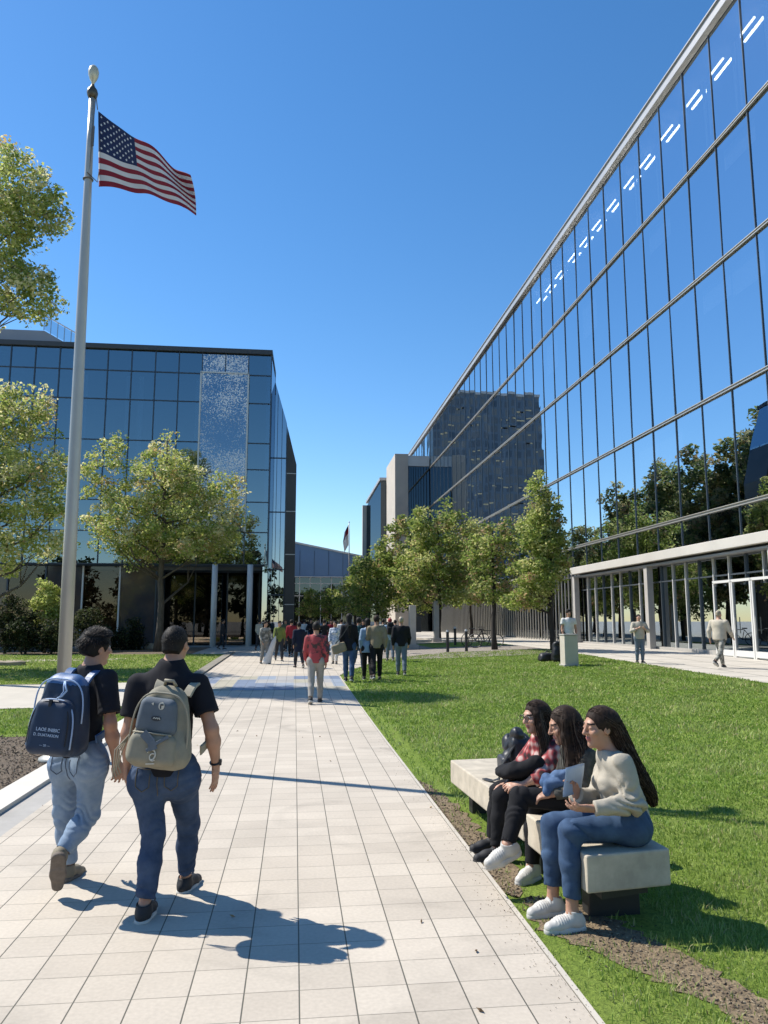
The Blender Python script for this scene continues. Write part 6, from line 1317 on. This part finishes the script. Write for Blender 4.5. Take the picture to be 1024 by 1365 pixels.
# ------------------------------------------------------------------ grass blades where the lawn is close enough to show them
m_bl = [M('grass blade', (.20, .30, .05), .5, spec=.3, var=.25, vscale=1.5, trans=.35), M('light grass blade', (.32, .40, .11), .5, spec=.3, var=.2, vscale=2, trans=.35), M('straw grass blade', (.45, .40, .2), .6, spec=.2, trans=.2)]
def blades(name, n, xr_, yr_, hgt, wid, fn, seed, clump=.0):
    rg = np.random.default_rng(seed)
    u = rg.random(n); y = yr_[0]*(yr_[1]/yr_[0])**u if clump >= 0 else yr_[0]+(yr_[1]-yr_[0])*u
    x = xr_[0]+(xr_[1]-xr_[0])*rg.random(n); k = fn(x, y); keep = rg.random(n) < k; x, y = x[keep], y[keep]; n = len(x)
    z = np.array([g(a, b) for a, b in zip(x, y)])+.008
    nz = vnoise(np.stack([x, y, x*0], 1), 1.6, 3); nz2 = vnoise(np.stack([x, y, x*0], 1), 6, 9)
    h = hgt*(1+.35*nz+.3*nz2)*rg.uniform(.55, 1.3, n)*np.clip(y/7, .85, 1.7); w_ = wid*rg.uniform(.7, 1.4, n)*np.clip(y/5, .8, 4.5)
    a = rg.uniform(0, 2*np.pi, n); t = rg.normal(0, .45, (n, 2)); d = np.stack([np.cos(a), np.sin(a)], 1)*w_[:, None]*.5
    P = np.stack([x, y], 1)
    V = np.zeros((n, 5, 3)); V[:, 0, :2] = P-d; V[:, 1, :2] = P+d; V[:, 2, :2] = P+d*.75+t*h[:, None]*.35; V[:, 3, :2] = P-d*.75+t*h[:, None]*.35; V[:, 4, :2] = P+t*h[:, None]*1.0
    V[:, 0, 2] = V[:, 1, 2] = z; V[:, 2, 2] = V[:, 3, 2] = z+h*.6; V[:, 4, 2] = z+h*.95
    me = bpy.data.meshes.new(name); V = V.reshape(-1, 3); b_ = np.arange(n)*5
    me.vertices.add(len(V)); me.vertices.foreach_set('co', V.astype(np.float32).ravel())
    lv = np.stack([b_, b_+1, b_+2, b_+3, b_+3, b_+2, b_+4], 1).ravel(); me.loops.add(len(lv)); me.loops.foreach_set('vertex_index', lv.astype(np.int32))
    me.polygons.add(2*n); ls = np.stack([np.arange(n)*7, np.arange(n)*7+4], 1).ravel(); me.polygons.foreach_set('loop_start', ls.astype(np.int32)); me.polygons.foreach_set('loop_total', np.tile([4, 3], n).astype(np.int32))
    m1 = (rg.random(n)+.6*nz > .6).astype(int); m1[rg.random(n) < .04+.14*np.clip(nz2*1.5+nz-.2, 0, 1)] = 2; me.polygons.foreach_set('material_index', np.repeat(m1, 2).astype(np.int32))
    me.update(calc_edges=True)
    o = link(name, me, m_bl); tag(o, kind='stuff'); return o
inb = lambda x, y: ((x > 1.55) & (x < 2.2) & (y > 4.3) & (y < 7.5))
def lawn_k(x, y):
    k = dirt_mask(x, y); k = np.where(inb(x, y), k*.15, k); L_ = np.interp(y, [0, 23.4, 31, 36.5], [XR+.035, XR+.035, 3.6, 9.2]); k = k*(x > L_)*(x < 11.4)
    vis = x < .66*y+4.5
    return k*vis
blades('grass', 175000, (XR, 9.5), (2.2, 9), .040, .0058, lawn_k, 1)
blades('grass', 140000, (XR, 11.4), (9, 34), .030, .006, lawn_k, 2)
blades('grass', 30000, (-14, -3.02), (21.5, 35), .03, .006, lambda x, y: (x > -.36*y-1)*1.0, 3)
blades('grass', 9000, (-7, -2.95), (12.7, 16.2), .03, .006, lambda x, y: (x > -.4*y-1)*(y < 14.8+.08*(x+2.9)+1.3)*1.0, 4)
# chips and stones scattered over bare soil and mulch
def chips(name, n, fn, size, mats, seed):
    rg = np.random.default_rng(seed); P = fn(rg, n); s = size*rg.uniform(.4, 1.5, (n, 1)); a = rg.normal(0, 1, (n, 3)); a[:, 2] *= .35; a /= np.linalg.norm(a, axis=1)[:, None]; b = np.cross(a, rg.normal(0, 1, (n, 3))); b /= np.linalg.norm(b, axis=1)[:, None]; c = np.cross(a, b)
    V = np.stack([P+a*s, P+b*s*.45, P-a*s, P-b*s*.45, P+c*s*.3, P-c*s*.3], 1).reshape(-1, 3); k = np.arange(n)[:, None]*6
    F = np.concatenate([k+np.array(t) for t in ((0, 1, 4), (1, 2, 4), (2, 3, 4), (3, 0, 4), (1, 0, 5), (2, 1, 5), (3, 2, 5), (0, 3, 5))])
    o = link(name, npmesh(name, V, F, np.tile(rg.integers(0, len(mats), n), 8)), mats); tag(o, kind='stuff')
mch = [M('pale wood chip', (.30, .24, .16), .9), M('brown wood chip', (.12, .085, .055), .9), M('dark wood chip', (.045, .035, .028), .9)]
def on_dirt(rg, n):
    d = DIRT[0]+[]; out = []
    for d in DIRT:
        y = rg.uniform(d[0][1], d[-1][1], n//2); cx = np.interp(y, [c[1] for c in d], [c[0] for c in d]); hw = np.interp(y, [c[1] for c in d], [c[2] for c in d]); x = np.maximum(cx+rg.normal(0, .6, n//2)*hw, XR+.045); out.append(np.stack([x, y, np.full(n//2, .018)], 1))
    return np.concatenate(out)
chips('wood_chips', 2600, on_dirt, .009, mch, 1)
chips('mulch_chips', 16000, lambda rg, n: np.stack([rg.uniform(-8, -2.96, n), rg.uniform(5, 12.6, n), np.full(n, .02)], 1), .017, mch, 2)

# a few bags carried in the crowd, and dry leaves blown over the paving
def small_pack(label, fx, fy, yaw, mat, z, sx=.16, sz=.24):
    b = gp(fx, fy); e = empty('backpack', (b.x-.20*math.sin(yaw), b.y-.20*math.cos(yaw), b.z+z), math.pi-yaw); tag(e, label, 'backpack', 'backpacks in the crowd')
    f = SDF(.016); f.box((0, 0, sz), (sx, .10, sz), .08, k=.02, taper=.25); f.box((0, .09, sz*.7), (sx*.8, .05, sz*.5), .04, k=.03); link('main_bag', f.mesh('small_bag'), mat, e, True)
    for s in (-1, 1): MB().ribbon([(s*.09, -.06, sz*1.7), (s*.10, -.14, sz*1.98), (s*.12, -.24, sz*1.95), (s*.13, -.32, sz*1.5)], [(0, .2, 1), (0, 0, 1), (0, -.6, .8), (0, -1, .2)], .05, .012).build('strap', mat, e)
small_pack('dark teal backpack worn by the person right of the long haired woman', 478, 897, R(20), colc('dark teal nylon', (.02, .06, .07)), 1.0)
small_pack('black backpack worn by the person in pale blue shirt and red cap', 520, 882, R(0), CM['black'], 1.02)
b = gp(463, 909); e = empty('shoulder_bag', (b.x-.24, b.y-.12, b.z+.92)); tag(e, 'beige shoulder bag hanging at the left hip of the long haired woman', 'handbag')
f = SDF(.014); f.box((0, 0, 0), (.20, .07, .13), .05, k=.02, M3=basis((0, 1, 0), (-.35, 0, 1))); f.noise(lambda P: vnoise(P, 9)*.012); link('bag_body', f.mesh('handbag'), CM['tan'], e, True)
MB().tube([(-.1, 0, .12), (.1, -.06, .36), (.26, -.1, .62), (.34, .05, .60)], .012, 6).build('strap', m_leg, e)
lfm = [M('dry tan leaf', (.30, .2, .09), .7), M('dry brown leaf', (.14, .085, .04), .7), M('dry yellow leaf', (.36, .29, .10), .7)]
chips('dry_leaves', 45, lambda rg, n: np.stack([rg.uniform(-2.9, 1.35, n), 3.2*(9)**rg.random(n), np.full(n, .031)], 1)*np.array([1, 1, 1]), .016, lfm, 9)
chips('path_grit', 900, lambda rg, n: np.stack([XR+.03-np.abs(rg.normal(0, .10, n)), 3.0*(5)**rg.random(n), np.full(n, .026)], 1), .004, mch, 10)
